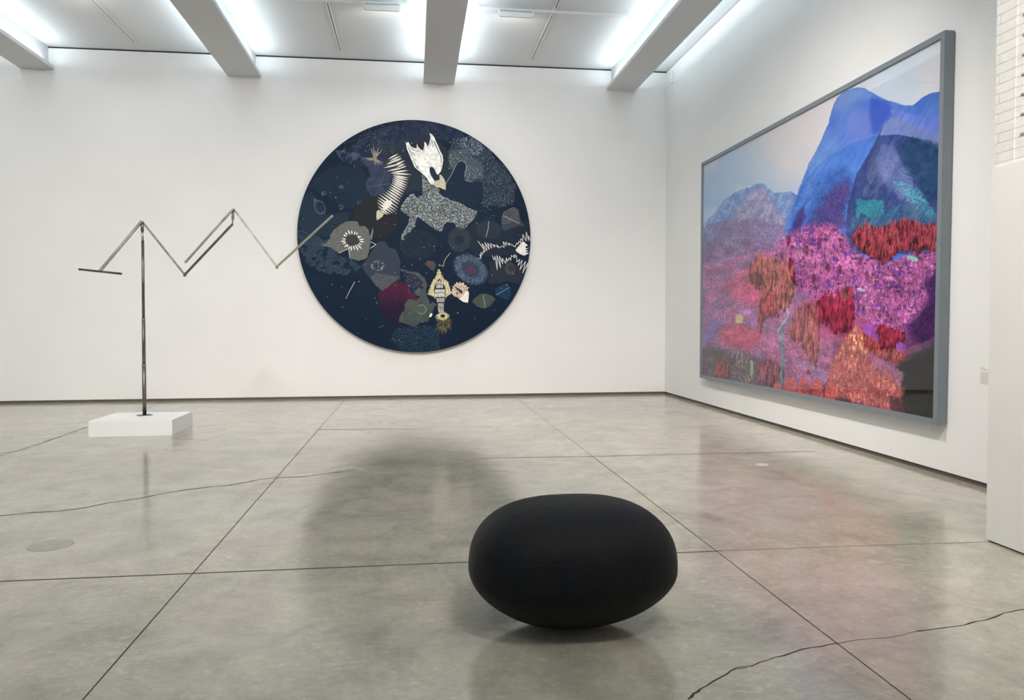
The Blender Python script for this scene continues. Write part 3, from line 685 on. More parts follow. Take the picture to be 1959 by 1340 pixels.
lm = .74+.52*fbm(x/17+2, y/13+5, 4); p.c = p.c*(1+(lm-1)*sm(400, 470, y))[:, None]; p.c = p.c*.9+.1*p.c.mean(1, keepdims=True); gm = np.clip(big+far+nr+lf+mg, 0, 1); g_ = (fbm(x/1.7, y/1.9, 2, .8)-.5); p.c = np.clip(p.c*(1+.5*g_*sm(250, 420, y)*gm)[:, None], 0, 1)
grid_mesh('print', pts, nu, nv, p.colors(.018*(1-p.ell(1700, 470, 186, 215, 0, .02)[0])), paint_mat('photo_print', .6, .2), pic)  # reflected wall haze is subtracted outside the disc's mirrored outline
# clear glazing in front of the print
G = bpy.data.materials.new('glazing'); G.use_nodes = True; nt = G.node_tree
for n in list(nt.nodes):
    if n.type == 'BSDF_PRINCIPLED': nt.nodes.remove(n)
tr = nt.nodes.new('ShaderNodeBsdfTransparent'); gl = nt.nodes.new('ShaderNodeBsdfGlossy'); gl.inputs['Roughness'].default_value = 0.0
mx = nt.nodes.new('ShaderNodeMixShader'); fn = nt.nodes.new('ShaderNodeFresnel'); fn.inputs['IOR'].default_value = 1.5
nz = nt.nodes.new('ShaderNodeTexNoise'); nz.inputs['Scale'].default_value = .55; nz.inputs['Detail'].default_value = 0
tc = nt.nodes.new('ShaderNodeTexCoord'); nt.links.new(tc.outputs['Object'], nz.inputs['Vector'])
bp = nt.nodes.new('ShaderNodeBump'); bp.inputs['Distance'].default_value = .010; bp.inputs['Strength'].default_value = 1
nt.links.new(nz.outputs[0], bp.inputs['Height']); nt.links.new(bp.outputs[0], gl.inputs['Normal'])
ge = nt.nodes.new('ShaderNodeNewGeometry'); mm = nt.nodes.new('ShaderNodeMath'); mm.operation = 'SUBTRACT'; mm.use_clamp = True
nt.links.new(fn.outputs[0], mm.inputs[0]); nt.links.new(ge.outputs['Backfacing'], mm.inputs[1])
nt.links.new(mm.outputs[0], mx.inputs[0]); nt.links.new(tr.outputs[0], mx.inputs[1]); nt.links.new(gl.outputs[0], mx.inputs[2])
nt.links.new(mx.outputs[0], nt.nodes['Material Output'].inputs['Surface'])
MB().box((XF+.010, yn+fw_, zb_+fw_), (XF+.014, yf-fw_, zt_-fw_)).build('glazing', G, pic)

# ---------------- round collage on the back wall
DD = .10
YD = D-DD
eL, eR, eT, eB = hit(569, 452, 1, YD), hit(1014.5, 455, 1, YD), hit(793, 230, 1, YD), hit(793, 674, 1, YD)
dc = Vector(((eL.x+eR.x)/2, YD, (eT.z+eB.z)/2)); RX, RZ = (eR.x-eL.x)/2, (eT.z-eB.z)/2
disc = empty('round_collage', (dc.x, D, dc.z), 'huge round midnight blue collage with silver feather shapes, hung on the back wall', 'artwork')
N_ = 780
gx, gy = np.meshgrid(np.linspace(-1, 1, N_), np.linspace(-1, 1, N_)); gx = gx.ravel(); gy = gy.ravel()
dx_ = gx*np.sqrt(1-gy*gy/2); dy_ = gy*np.sqrt(1-gx*gx/2)
pts = np.stack([dc.x+dx_*RX, np.full(gx.size, YD), dc.z+dy_*RZ], 1)
p = Paint(pts, .8); x, y = p.x, p.y
S4 = .18657
z4 = lambda q: Z(550, 210, S4, q); z5 = lambda q: Z(780, 210, S4, q); z6 = lambda q: Z(550, 440, S4, q); z7 = lambda q: Z(780, 440, S4, q)
n1 = fbm(x/50, y/50, 4); n2 = fbm(x/8, y/8, 4); n3 = fbm(x/2.2, y/2.2, 2, .7)
rs = np.random.default_rng(3)
def glit(mask, dens, col=(190, 205, 210), size=1):
    g = vnoise(x*1.35/size+31, y*1.35/size+77); h_ = vnoise(x*.9/size+5, y*.9/size+3)
    p.fill(mask*sm(1-dens, 1-dens*.45, g)*(.45+.55*h_), col)
p.c = np.stack([3+8*n1, 22+10*n1, 42+12*n1], 1)/255
tl_ = p.pip(z4([(560, 420), (800, 250), (1000, 150), (1340, 100), (1800, 120), (1800, 330), (1340, 300), (1150, 450), (1000, 560), (850, 560), (600, 560)]), 8, 20)
p.fill(tl_*.8, np.stack([18+42*n2*n2+10*n2, 30+40*n2*n2+8*n2, 52+44*n2*n2+8*n2], 1))
p.fill(p.pip(z4([(790, 500), (1000, 560), (1080, 680), (1010, 850), (930, 910), (830, 850), (800, 760), (850, 680)]), 3, 8)*.8, np.stack([34+36*n2, 42+36*n2, 66+36*n2], 1))
p.fill(p.pip(z4([(490, 430), (600, 400), (740, 470), (820, 520), (640, 540), (600, 560)]), 4, 6)*.6*sm(.45, .6, n2), (78, 90, 112))
p.fill(p.seg(z4([(660, 440), (700, 480), (640, 545)]), 1)*.5, (90, 100, 120)); p.fill(p.seg(z4([(850, 790), (1040, 760)]), 1.3)*.5, (90, 100, 124)); p.fill(p.seg(z4([(1040, 560), (900, 880)]), 1.2)*.35, (90, 100, 124)); p.fill(p.seg(z4([(960, 800), (1020, 860)]), 1.2)*.4, (90, 100, 124))
p.fill(p.pip(z5([(-340, 400), (0, 330), (200, 230), (400, 400), (500, 560), (380, 760), (150, 820), (-60, 860), (-60, 600), (-200, 480)]), 3, 12)*.75, (37, 46, 56))
# wave line fields
wv = np.sin((np.hypot(x-640, (y-560)*1.2)+9*fbm(x/22, y/22, 2))*2.1)
fld = p.pip(z6([(110, 0), (430, 100), (560, 230), (760, 380), (700, 440), (560, 470), (330, 430), (180, 330), (120, 200)]), 3, 9)
p.fill(fld*sm(.2, .8, wv)*.8*sm(.3, .5, n2), (84, 104, 116)); glit(fld, .12, (120, 135, 150))
fl2 = p.pip(z4([(300, 700), (520, 560), (780, 600), (860, 880), (700, 1020), (560, 1000), (400, 900), (230, 800)]), 6, 12)
wv2 = np.sin((np.hypot(x-(550+560*S4), y-(210+640*S4))+5*fbm(x/15, y/15, 2))*2.6); p.fill(fl2*sm(.2, .9, wv2)*.5, (58, 82, 92))
fl3 = p.pip(z4([(120, 900), (260, 850), (400, 1080), (640, 1050), (600, 1180), (430, 1300), (110, 1300)]), 5, 12)
wv3 = np.sin((np.hypot(x-640, y-400)+7*fbm(x/12, y/12, 2))*2.4); p.fill(fl3*sm(.2, .9, wv3)*.6, (74, 94, 110))
a_ = p.ell(550+330*S4, 210+1000*S4, 9, 13, -25)[1]; p.fill(sm(.25, .08, abs(a_-1))*.4, (110, 124, 136))
for cx_, cy_ in ((550, 800), (550, 1000), (735, 950), (290, 930), (370, 860)): p.fill(p.ell(550+cx_*S4, 210+cy_*S4, 4.5, 5)[0]*sm(.4, .6, n3)*.6, (110, 122, 136))
# rayed dark circle
e, r_ = p.ell(550+905*S4, 210+1100*S4, 43, 41); ang = np.arctan2(y-(210+1100*S4), x-(550+905*S4))
p.fill(e*.85, np.stack([32+14*np.cos(ang*64)+0*x, 32+11*np.cos(ang*64)+0*x, 36+6*np.cos(ang*64)+0*x], 1))
# seal-like grey patch, eye ring
p.fill(p.pip(z6([(960, 115), (1000, 120), (1040, 180), (1110, 200), (1160, 330), (1150, 420), (1160, 500), (1050, 580), (1010, 640), (940, 605), (850, 500), (800, 440), (760, 370), (820, 290), (880, 190), (920, 130)])), (48, 54, 70))
p.fill(p.pip(z6([(850, 500), (900, 440), (1080, 470), (1150, 480), (1050, 580), (1010, 640), (940, 605)]), 3, 4)*.8, np.stack([62+30*n3, 66+32*n3, 72+30*n3], 1))
e, r_ = p.ell(550+925*S4, 440+368*S4, 12, 9); p.fill(e, (40, 46, 54)); p.fill(sm(.3, .1, abs(r_-.9))*sm(.4, .6, n3), (110, 122, 122)); p.fill(e*sm(.6, .75, n3), (120, 130, 130))
# magenta and purple
mgp = p.pip(z6([(930, 640), (1030, 590), (1100, 540), (1160, 520), (1240, 570), (1260, 660), (1200, 760), (1240, 880), (1200, 980), (1060, 980), (960, 860)]), 2, 8)
tt = sm(440+600*S4, 440+860*S4, y)[:, None]; p.fill(mgp, (1-tt)*np.array([66, 22, 50])+tt*np.array([28, 19, 44]))
p.fill(p.pip(z7([(-20, 560), (0, 620), (140, 720), (60, 760), (0, 740)])), (72, 22, 50)); p.fill(p.pip(z7([(0, 790), (60, 790), (60, 850), (0, 900)]))*.8, (58, 26, 62))
# olive branching form
ol = p.pip(z7([(-90, 400), (20, 425), (110, 440), (180, 490), (200, 560), (180, 640), (230, 760), (260, 740), (300, 760), (250, 830), (210, 940), (150, 950), (60, 990), (-100, 940), (-60, 850), (20, 780), (80, 740), (130, 690), (60, 640), (110, 590), (160, 600), (130, 500), (40, 450), (-60, 430)]), 2, 6)
p.fill(ol*.9, np.stack([56+30*n2, 64+30*n2, 64+24*n2], 1)); glit(p.pip(z6([(1170, 440), (1340, 420), (1400, 560), (1300, 700), (1240, 640), (1200, 520)])), .25, (130, 150, 170))
p.fill(p.pip(z7([(0, 450), (90, 470), (160, 540), (120, 600), (20, 600), (-30, 520)]))*.85, (40, 42, 60)); glit(p.pip(z7([(0, 450), (90, 470), (160, 540), (120, 600), (20, 600), (-30, 520)])), .2, (140, 150, 180))
e, r_ = p.ell(780+140*S4, 440+815*S4, 9, 8.5); p.fill(e*.8, (72, 80, 74)); p.fill(sm(.16, .04, abs(r_-1)), (112, 120, 112))
p.fill(p.pip(z6([(1200, 830), (1210, 740), (1250, 710), (1340, 730), (1340, 850), (1270, 780)])), (72, 76, 72))
p.fill(p.pip(z7([(175, 350), (200, 315), (260, 320), (290, 350), (270, 420), (240, 410)])), (68, 66, 66)); p.fill(p.ell(780+225*S4, 440+345*S4, 4, 4)[0]*.6, (110, 52, 56))
# left green circle region and glitter clouds
e, _ = p.ell(780+110*S4, 440+150*S4, 36, 28); p.fill(e*.45, (30, 46, 52)); glit(e, .06)
ur = p.pip(z5([(480, 300), (640, 290), (820, 400), (1000, 600), (1120, 780), (1080, 960), (960, 1000), (780, 990), (600, 740), (580, 600), (450, 640), (410, 560), (430, 440)]), 6, 10)
p.fill(ur*.5, np.stack([34+20*n2, 44+22*n2, 58+20*n2], 1)); glit(ur, .3, (150, 168, 178)); glit(p.ell(780+650*S4, 210+370*S4, 24, 16, 30)[0], .45, (176, 190, 204))
p.fill(p.pip(z5([(415, 470), (440, 410), (540, 405), (640, 470), (760, 560), (780, 700), (600, 740), (590, 600), (560, 530), (500, 550), (450, 620), (420, 560)]), 2, 6)*.6, np.stack([62+30*n3, 70+30*n3, 76+30*n3], 1)); glit(p.pip(z5([(415, 470), (540, 405), (760, 560), (780, 700), (600, 740), (450, 620)])), .25)
glit(p.pip(z5([(780, 700), (1000, 620), (1130, 800), (1000, 980), (780, 980)]), 4, 6), .2, (130, 150, 150))
glit(p.pip(z4([(560, 380), (700, 230), (900, 150), (1100, 130), (1100, 450), (800, 420)]), 5, 8), .12, (200, 210, 220)); glit(p.pip(z6([(1040, 1130), (1120, 1010), (1250, 990), (1560, 990), (1560, 1250), (1200, 1250)]), 3, 6), .3, (120, 140, 150))
p.fill(p.pip(z6([(1040, 1130), (1120, 1020), (1560, 990), (1560, 1250), (1200, 1250)]), 3, 6)*.3, (26, 46, 62)); glit(p.pip(z5([(650, 980), (900, 960), (900, 1150), (680, 1140)])), .18, (90, 140, 160))
# dark flat animal shape with pale outline
p.fill(p.seg(z5([(388, 762), (440, 680), (500, 555), (545, 522), (590, 545), (605, 590), (590, 650), (580, 720), (680, 745)]), 1)*.8, (130, 142, 150))
p.fill(p.pip(z5([(392, 765), (440, 690), (480, 610), (510, 545), (550, 525), (590, 550), (598, 590), (580, 650), (585, 725), (640, 745), (700, 735), (755, 740), (772, 800), (765, 950), (700, 985), (620, 1010), (530, 950), (440, 925), (330, 880), (320, 855)])), (14, 33, 54))
# glitter creature
cr = z5([(150, 640), (175, 700), (215, 760), (330, 815), (320, 860), (440, 930), (530, 950), (620, 1010), (710, 1040), (690, 1110), (600, 1200), (560, 1240), (510, 1225), (480, 1160), (400, 1150), (370, 1190), (350, 1250), (300, 1240), (230, 1190), (150, 1130), (100, 1100), (70, 1200), (20, 1260), (-40, 1300), (-30, 1330), (-62, 1340), (-60, 1280), (0, 1180), (20, 1100), (-70, 1030), (-70, 980), (-30, 930), (10, 880), (60, 860), (90, 900), (150, 880)])
cm = p.pip(cr, 1, 4); p.fill(cm, np.stack([30+56*n3, 38+58*n3, 44+58*n3], 1)); glit(cm, .5, (196, 202, 198), 1.25); glit(cm, .22, (240, 244, 240), 1.9)
# leaves
lf_ = p.pip(z5([(960, 1110), (985, 1045), (1085, 995), (1135, 1025), (1150, 1120), (1195, 1190), (1130, 1195), (1060, 1215), (1000, 1245), (965, 1215)])); p.fill(lf_, (62, 68, 78)); glit(lf_, .2)
e, _ = p.ell(780+830*S4, 210+1230*S4, 24, 17, 10); p.fill(e*.85, (40, 50, 60))
p.fill(p.pip(z5([(580, 1250), (700, 1150), (950, 1180), (1230, 1130), (1240, 1340), (1100, 1500), (700, 1500), (560, 1350)]), 3, 10)*.5, (40, 46, 58))
e, _ = p.ell(780+530*S4, 440+100*S4, 22, 24); p.fill(e*.85, (44, 52, 60)); e, _ = p.ell(780+528*S4, 440+110*S4, 9, 9); p.fill(e, (24, 38, 52))
p.fill(p.pip(z7([(840, 330), (1000, 300), (1200, 420), (1150, 560), (1000, 520), (950, 550), (830, 550)]), 1, 6)*.7, (46, 48, 60)); e, _ = p.ell(780+1050*S4, 440+400*S4, 10, 12); p.fill(e*.8, (72, 68, 66)); e, _ = p.ell(780+1065*S4, 440+390*S4, 7, 7); p.fill(e, (46, 48, 58))
# blue bead oval
e, r_ = p.ell(780+645*S4, 440+405*S4, 33, 24, 35); p.fill(e*.9, np.stack([34+24*n3, 48+28*n3, 66+30*n3], 1)); glit(sm(.34, .2, abs(r_-.84)), .55, (120, 136, 158)); p.fill(sm(.36, .25, r_)*.8, (84, 46, 80))
# lower leaves
lv = p.pip(z7([(665, 720), (740, 660), (800, 652), (870, 680), (900, 710), (850, 780), (770, 808), (700, 780)])); p.fill(lv, (62, 70, 66)); glit(lv, .2, (120, 130, 118))
p.fill(p.pip(z7([(900, 600), (1000, 550), (1055, 590), (1060, 680), (1020, 722), (900, 665)])), (20, 50, 76)); p.fill(p.seg(z7([(910, 665), (1040, 592)]), 1)*.8, (84, 128, 156))
p.fill(p.seg(z7([(775, 670), (795, 800)]), 1.4)*.8, (110, 120, 108))
# brown fur fringe under the gold ornament
for k in range(70):
    a = rs.uniform(-.3, math.pi+.3); L_ = rs.uniform(55, 100); c0 = z7([(370, 900+max(0, 60*math.sin(a)))])[0]
    p.fill(p.seg([c0, (c0[0]+math.cos(a)*L_*S4*.95, c0[1]+math.sin(a)*L_*S4*1.15)], .8)*.7, (82+rs.integers(30), 76+rs.integers(20), 58))
# sparse sparkles
for k in range(120):
    a = rs.uniform(0, 2*math.pi); rr = math.sqrt(rs.uniform(0, .97)); cx_, cy_ = 792+rr*220*math.cos(a), 452+rr*218*math.sin(a)
    sel = np.where(np.hypot(x-cx_, y-cy_) < rs.uniform(.5, .9))[0]; p.c[sel] = rs.uniform(.45, .85)
grid_mesh('panel_surface', pts, N_, N_, p.colors(), paint_mat('collage_surface', .5, .12), disc)
# panel body behind the surface
b = bmesh.new(); n = 160; rings = []
for yy, k in ((YD+.0005, 1.0), (YD+.004, 1.002), (D-.012, 1.002), (D-.012, .9)):
    rings.append([b.verts.new((dc.x+RX*k*math.cos(2*math.pi*i/n), yy, dc.z+RZ*k*math.sin(2*math.pi*i/n))) for i in range(n)])
for r0, r1 in zip(rings[:-1], rings[1:]):
    for i in range(n): b.faces.new((r0[i], r0[(i+1) % n], r1[(i+1) % n], r1[i]))
b.faces.new(rings[0]); b.faces.new(rings[-1]); bmesh.ops.recalc_face_normals(b, faces=b.faces)
me = bpy.data.meshes.new('panel'); b.to_mesh(me); b.free(); me.transform(Matrix.Translation(-disc.location)); link('panel', me, mat('panel_edge', (.006, .008, .012), .6, spec=.2), disc)

# raised pieces fixed on the collage
M_sil = mat('silver_leaf', (.78, .78, .75), .45, metal=.1, noise=.25, nscale=22)
M_ivy = mat('ivory_paint', (.86, .84, .78), .5, noise=.1, nscale=20)
M_gold = mat('pale_gold', (.55, .48, .27), .45, metal=.15, noise=.45, nscale=26)
M_beak = mat('beak_gold', (.56, .52, .38), .5, noise=.2, nscale=30)
M_blk = mat('black_inlay', (.012, .014, .02), .6)
M_brn = mat('brown_fibre', (.32, .25, .19), .6, noise=.4, nscale=30)
M_pink = mat('pink_gold', (.62, .48, .38), .4, noise=.5, nscale=30)
M_line = mat('pale_line', (.45, .46, .38), .5)
_lift = [0]
class Relief(MB):
    def __init__(s, th=.008, y=0): super().__init__(); s.th = th; s.y0 = YD-.0015-y
    def P(s, px, py): return hit(px, py, 1, s.y0)
    def shape(s, pts): s.poly([s.P(*q) for q in pts], (0, -1, 0), s.th); return s
    def stroke(s, pts, wd):
        for (x1, y1), (x2, y2) in zip(pts[:-1], pts[1:]):
            d = math.hypot(x2-x1, y2-y1) or 1; nx, ny = -(y2-y1)/d*wd/2, (x2-x1)/d*wd/2
            s.shape([(x1+nx, y1+ny), (x2+nx, y2+ny), (x2-nx, y2-ny), (x1-nx, y1-ny)])
        return s
    def spike(s, a, b_, wd):
        """lens shaped sliver from a to b"""
        dx, dy = b_[0]-a[0], b_[1]-a[1]; d = math.hypot(dx, dy); nx, ny = -dy/d*wd/2, dx/d*wd/2
        s.shape([a, (a[0]+dx*.35+nx, a[1]+dy*.35+ny), (a[0]+dx*.65+nx, a[1]+dy*.65+ny), b_, (a[0]+dx*.65-nx, a[1]+dy*.65-ny), (a[0]+dx*.35-nx, a[1]+dy*.35-ny)]); return s
rq = np.random.default_rng(8)
# white crest with beak
r = Relief(.010)
r.shape(z5([(-20, 328), (-10, 400), (12, 450), (40, 520), (70, 590), (130, 640), (160, 665), (195, 700), (215, 740), (240, 768), (262, 770), (275, 735), (262, 712), (240, 680), (225, 640), (222, 605), (232, 588), (255, 588), (275, 610), (292, 650), (310, 670), (340, 632), (352, 590), (364, 525), (358, 470), (335, 430), (312, 375), (290, 330), (275, 290), (250, 255), (222, 240), (235, 285), (228, 315), (215, 360), (200, 378), (190, 345), (168, 328), (172, 370), (158, 420), (130, 408), (110, 385), (92, 352), (92, 400), (60, 392), (30, 375), (5, 330), (-8, 345)]))
crest = r.build('feathered_crest', M_sil, disc); crest['label'] = 'silver white feathered crest'
r = Relief(.003, .011)
for a, b2 in (((5, 400), (60, 470)), ((20, 440), (70, 510)), ((45, 430), (85, 480)), ((50, 520), (90, 570)), ((70, 560), (115, 610)), ((20, 370), (70, 425)), ((0, 380), (30, 440)), ((85, 570), (125, 620)), ((100, 400), (130, 440)),
              ((240, 300), (262, 370)), ((262, 300), (285, 380)), ((285, 350), (315, 430)), ((255, 390), (262, 350)), ((320, 430), (345, 500)), ((335, 480), (350, 560)), ((300, 400), (330, 460)), ((210, 400), (218, 360)), ((225, 380), (238, 330)), ((345, 540), (340, 600)), ((60, 410), (110, 430)), ((275, 320), (300, 400)), ((160, 430), (178, 390))):
    q = z5([a, b2]); r = Relief(.003, .011); r.spike(q[0], q[1], .95); r.build('feather_line', M_blk, crest)
r = Relief(.012); r.shape(z5([(262, 770), (275, 735), (300, 727), (325, 722), (328, 700), (322, 672), (340, 668), (362, 695), (380, 725), (392, 770), (388, 825), (360, 815), (335, 800), (300, 800)])); r.build('beak', M_beak, disc)['label'] = 'pale gold beak'
# striped neck with small beak
bk_ = Relief(.003); bk_.shape(z4([(1000, 540), (1050, 480), (1130, 460), (1190, 520), (1220, 620), (1260, 680), (1225, 800), (1180, 880), (1130, 980), (1120, 1060), (1060, 1065), (985, 1075), (930, 1030), (915, 940), (1000, 880), (1060, 780), (1090, 690), (1040, 640), (990, 600)]))
bk_.build('striped_neck_ground', M_blk, disc)
sp = [(1085, 480, -28, 60), (1105, 500, -25, 66), (1090, 530, -24, 88), (1130, 520, -24, 45), (1080, 575, -14, 100), (1150, 545, -22, 60), (1110, 612, -12, 92), (1160, 575, -24, 50), (1150, 635, -8, 90), (1180, 592, -20, 45), (1165, 660, 3, 105), (1160, 688, 10, 85), (1160, 705, 14, 80), (1155, 725, 20, 84), (1150, 745, 24, 88), (1145, 765, 26, 86), (1138, 785, 28, 84), (1125, 805, 30, 84), (1115, 828, 31, 84), (1105, 850, 32, 84), (1090, 872, 33, 84), (1078, 895, 34, 92), (1060, 915, 34, 104), (1040, 938, 35, 118), (1022, 962, 35, 118), (1012, 985, 35, 112), (1000, 1008, 34, 98), (990, 1032, 33, 76), (985, 1052, 30, 52)]
r = Relief(.010, .0035)
for cx_, cy_, an, L_ in sp:
    a = math.radians(an); ux, uy = math.cos(a)*L_, math.sin(a)*L_
    q = z4([(cx_-ux, cy_-uy), (cx_+ux, cy_+uy)]); r.spike(q[0], q[1], 2.8 if L_ > 80 else 2.3)
r.build('striped_neck', M_ivy, disc)['label'] = 'ivory white slivers'
r = Relief(.011, .0036); r.shape(z4([(1010, 935), (1060, 930), (1075, 960), (1030, 1010), (985, 1040), (975, 985)])); r.build('cheek', M_ivy, disc)
r = Relief(.010); r.shape(z4([(915, 1045), (930, 1030), (988, 1070), (975, 1095), (950, 1115), (918, 1135), (910, 1095)])); r.build('beak', M_beak, disc)
# brown starburst
r = Relief(.008)
for a, L_ in ((-110, 120), (-95, 150), (-70, 130), (-50, 130), (-60, 90), (25, 110), (40, 100), (60, 90), (85, 70), (160, 60), (185, 110), (172, 90), (-85, 100)):
    q = z4([(893, 505), (893+L_*math.cos(math.radians(a)), 505+L_*math.sin(math.radians(a)))]); r.spike(q[0], q[1], 1.8)
r.build('starburst', mat('taupe_fibre', (.34, .30, .26), .6, noise=.3, nscale=30), disc)
r = Relief(.006, .009); 
for k in range(9):
    a = k*.7; q = z4([(893, 505), (893+38*math.cos(a), 505+38*math.sin(a))]); r.spike(q[0], q[1], 1.4)
r.build('starburst_core', M_brn, disc)
# dotted flower with spiked eye
r = Relief(.004); FC = (668, 110)
out = [(435, 100), (445, 40), (475, 0), (545, -55), (610, -88), (680, -92), (722, -80), (738, -38), (765, -42), (800, -35), (830, 0), (845, 60), (848, 130), (840, 200), (818, 285), (740, 318), (680, 305), (642, 290), (628, 240), (622, 195), (525, 238), (470, 205), (440, 178), (380, 172), (318, 148), (400, 132)]
r.shape(z6(out)); r.build('dotted_flower_ground', mat('flower_ground', (.045, .055, .06), .6), disc)
r = Relief(.006, .0045); OX = np.array(out, float)
def inside(px, py, P):
    c = False
    for i in range(len(P)):
        x1, y1 = P[i]; x2, y2 = P[(i+1) % len(P)]
        if (y1 > py) != (y2 > py) and px < (x2-x1)*(py-y1)/(y2-y1)+x1: c = not c
    return c
for ring in range(7, 26):
    rad = ring*11.5; nn = int(2*math.pi*rad/15)
    for k in range(nn):
        a = 2*math.pi*(k+.5*(ring % 2))/nn; qx, qy = FC[0]+rad*math.cos(a)*1.05, FC[1]+rad*math.sin(a)
        if rad < 85 or not inside(qx, qy, out): continue
        s_ = 4.6; dx, dy = -math.sin(a)*s_*1.15, math.cos(a)*s_*1.15; ex, ey = math.cos(a)*s_*.62, math.sin(a)*s_*.62
        r.shape(z6([(qx-dx, qy-dy), (qx+ex, qy+ey), (qx+dx, qy+dy), (qx-ex, qy-ey)]))
r.build('flower_dots', mat('grey_beads', (.50, .52, .48), .5, noise=.3, nscale=20), disc)
r = Relief(.008, .0046)
for a, r0, r1 in ((-95, 60, 105), (-75, 58, 100), (-60, 65, 95), (-112, 60, 120), (-130, 70, 110), (-40, 60, 80), (-28, 50, 95), (-8, 55, 110), (8, 62, 112), (28, 60, 95), (45, 50, 125), (62, 45, 120), (80, 48, 100), (98, 50, 112), (140, 55, 105), (160, 60, 100), (175, 60, 112), (192, 62, 100), (215, 68, 105), (112, 60, 95), (128, 60, 85)):
    c_, s_ = math.cos(math.radians(a)), math.sin(math.radians(a)); q = z6([(FC[0]+r0*c_*1.1, FC[1]+r0*s_), (FC[0]+r1*c_*1.1, FC[1]+r1*s_)]); r.spike(q[0], q[1], 2.6)
r.build('flower_spikes', M_ivy, disc)
for q, w_ in ((z6([(525, 238), (622, 195), (628, 200), (640, 290)]), .7), (z6([(850, 190), (908, 150), (850, 120)]), .8)):
    r = Relief(.008, .0046); r.stroke(q, w_); r.build('flower_edge', M_ivy, disc)
r = Relief(.004, .0044); q = []
for k in range(26):
    a = 2*math.pi*k/26; rr = 88 if k % 2 else 52; q.append((FC[0]+rr*math.cos(a)*1.1, FC[1]+rr*math.sin(a)))
r.shape(z6(q)); r.build('flower_eye', M_blk, disc)
r = Relief(.006); r.shape(z4([(850, 1300), (875, 1210), (880, 1250), (865, 1330), (852, 1340)])); r.build('sliver', mat('grey_sliver', (.16, .17, .18), .5), disc)
# thin curved lines
for q in (z6([(600, 708), (630, 640), (690, 533)]), z7([(318, 366), (345, 364), (366, 374), (372, 330), (395, 285), (436, 238)]), z5([(830, 1145), (825, 1220), (802, 1305)])):
    r = Relief(.005, .001); r.stroke(q, 1.1); r.build('pale_strand', M_line, disc)
r = Relief(.003); r.stroke(z5([(975, 1088), (1145, 1168)]), .9); r.build('leaf_vein', M_line, disc)
# zigzag crown lines at the right edge
up = [(718, 115), (735, 135), (790, 215), (762, 140), (815, 215), (790, 128), (838, 205), (818, 135), (862, 190), (848, 138), (892, 180), (880, 150), (930, 182), (912, 150), (945, 188), (962, 165), (990, 180), (978, 120), (1010, 165), (1005, 125), (1045, 160), (1035, 135), (1085, 165), (1100, 175), (1118, 135), (1130, 150), (1140, 115), (1158, 135), (1160, 90), (1180, 112), (1180, 45), (1215, 115), (1215, 20), (1240, 115), (1238, 60), (1258, 112)]
lo_ = [(800, 205), (782, 235), (775, 215), (765, 255), (750, 230), (755, 275), (738, 250), (752, 295), (728, 290)]
l2 = [(866, 262), (885, 310), (895, 270), (918, 415), (915, 262), (952, 390), (940, 268), (975, 350), (968, 290), (1005, 345), (1010, 285), (1025, 325), (1040, 285), (1055, 315), (1062, 262), (1080, 275), (1100, 250), (1090, 290), (1115, 262), (1118, 330), (1150, 300), (1130, 370), (1175, 310), (1150, 410), (1210, 320), (1178, 445), (1228, 340), (1215, 400), (1232, 345)]
r = Relief(.007); r.stroke(z7(up), .95); r.stroke(z7(lo_), .9); r.stroke(z7(l2), 1.0); r.build('zigzag_line', M_ivy, disc)['label'] = 'ivory zigzag lines'
r = Relief(.008, .0005); r.shape(z7([(1104, 208), (1140, 165), (1180, 115), (1232, 160), (1205, 172), (1212, 192), (1248, 182), (1202, 208), (1240, 215), (1202, 230), (1245, 238), (1195, 265), (1165, 255), (1125, 232)])); r.build('white_scale', M_ivy, disc)
# gold insect form
def spiky(pts, amp, step, seed=1):
    g = np.random.default_rng(seed); out_ = []; C_ = np.mean(pts, 0)
    for i in range(len(pts)):
        a, b2 = np.array(pts[i], float), np.array(pts[(i+1) % len(pts)], float); d = np.linalg.norm(b2-a); k = max(1, int(d/step)); nrm = np.array([(b2-a)[1], -(b2-a)[0]])/max(d, 1e-6)
        if np.dot(nrm, a-C_) < 0: nrm = -nrm
        for j in range(k):
            out_.append(tuple(a+(b2-a)*j/k)); out_.append(tuple(a+(b2-a)*(j+.5)/k+nrm*amp*g.uniform(.5, 1.1)))
    return out_
r = Relief(.008); r.shape(z7(spiky([(320, 405), (345, 470), (370, 510), (405, 530), (430, 600), (440, 650), (385, 690), (365, 760), (350, 850), (330, 850), (300, 720), (270, 680), (210, 660), (235, 590), (255, 530), (285, 500)], 13, 22)))
ins_ = r.build('gold_body', M_gold, disc); ins_['label'] = 'spiky gold body'
r = Relief(.003, .009); r.shape(z7([(325, 498), (350, 530), (385, 590), (386, 700), (372, 850), (330, 850), (290, 720), (268, 600), (290, 540)])); r.build('body_ground', M_blk, disc)
r = Relief(.004, .0125)
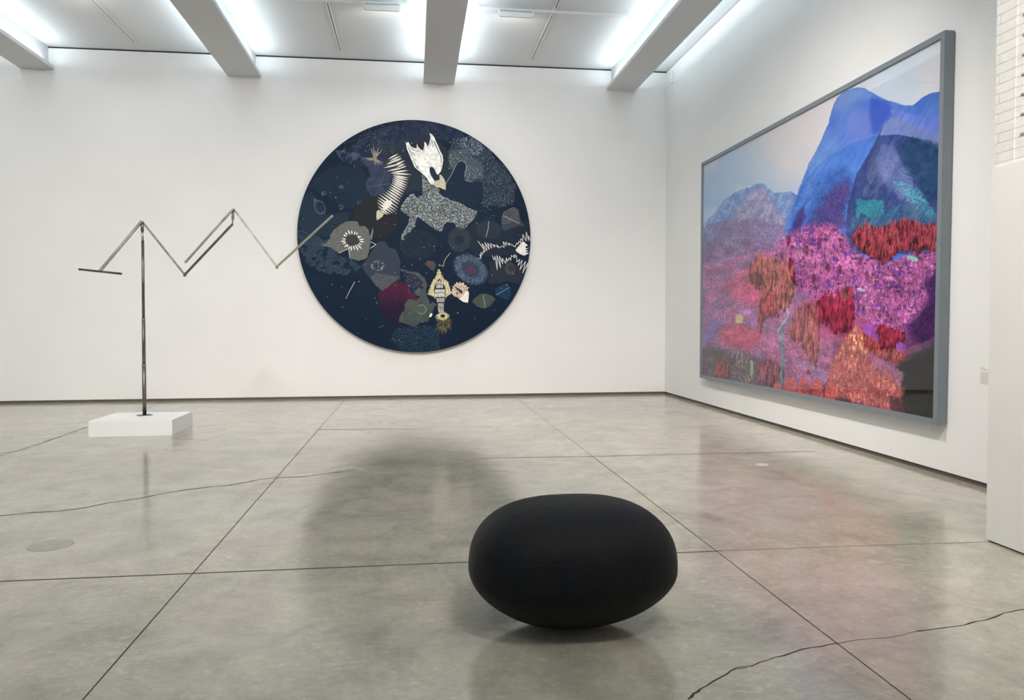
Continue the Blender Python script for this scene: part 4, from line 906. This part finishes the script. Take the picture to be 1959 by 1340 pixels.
for y0_, y1_, xa, xb in ((520, 600, 292, 362), (612, 692, 280, 380), (702, 742, 296, 378), (752, 845, 312, 368)):
    n = 5
    for k in range(n):
        a, c_ = xa+(xb-xa)*k/n, xa+(xb-xa)*(k+1)/n; mid_ = abs((a+c_)/2-328)/50*26 if y0_ == 520 else 0
        sh = (y1_-y0_)*.45*rq.uniform(.7, 1.2)
        r.shape(z7([(a+3, y0_+mid_), (c_-3, y0_+mid_), (c_-3, y0_+sh), (a+3, y0_+sh)])); r.shape(z7([(a+3, y0_+sh+6), (c_-3, y0_+sh+6), (c_-3, y1_-4), (a+3, y1_-4)]))
r.build('white_tiles', M_sil, disc)
r = Relief(.010, .006)
for k in range(16):
    a = 2*math.pi*k/16; q = z7([(358+20*math.cos(a), 885+14*math.sin(a)), (358+62*math.cos(a), 885+52*math.sin(a))]); r.spike(q[0], q[1], 2.0)
for cx_, cy_ in ((305, 895), (405, 882)):
    for k in range(12): a, c_ = 2*math.pi*k/12, 2*math.pi*(k+1)/12; r.stroke(z7([(cx_+17*math.cos(a), cy_+17*math.sin(a)), (cx_+17*math.cos(c_), cy_+17*math.sin(c_))]), 1.1)
r.build('gold_ornament', mat('bright_gold', (.72, .66, .36), .4, metal=.3, noise=.4, nscale=40), disc)
r = Relief(.008)
for k in range(46):
    a = rq.uniform(.1, math.pi-.1); L_ = rq.uniform(80, 135) if .8 < a < 2.3 else rq.uniform(60, 100); q = z7([(370+40*math.cos(a), 910+10*math.sin(a)), (370+L_*math.cos(a), 905+1.25*L_*math.sin(a))]); r.spike(q[0], q[1], .9)
r.build('fur_fringe', mat('olive_fur', (.16, .135, .075), .7, noise=.3, nscale=30), disc)
r = Relief(.008); r.shape(z7([(218, 890), (235, 855), (255, 860), (245, 888), (228, 897)])); r.build('small_bead', M_ivy, disc)
r = Relief(.009); r.shape(z7(spiky([(452, 655), (470, 600), (490, 555), (550, 548), (605, 585), (612, 610)], 24, 24, 4)[:-2]+[(612, 610), (628, 650), (618, 748), (570, 740), (530, 712), (510, 690), (480, 685)])); r.build('spiky_shell', M_pink, disc)['label'] = 'pink gold spiky shell'
r = Relief(.003, .0095); r.shape(z7([(480, 575), (520, 600), (560, 625), (558, 660), (530, 640), (495, 605)])); r.build('shell_slit', mat('dark_red_slit', (.05, .012, .02), .6), disc)
r = Relief(.004, .0095); r.shape(z7([(600, 625), (628, 650), (618, 748), (570, 740), (530, 712), (570, 680)])); r.build('shell_tip', M_ivy, disc)
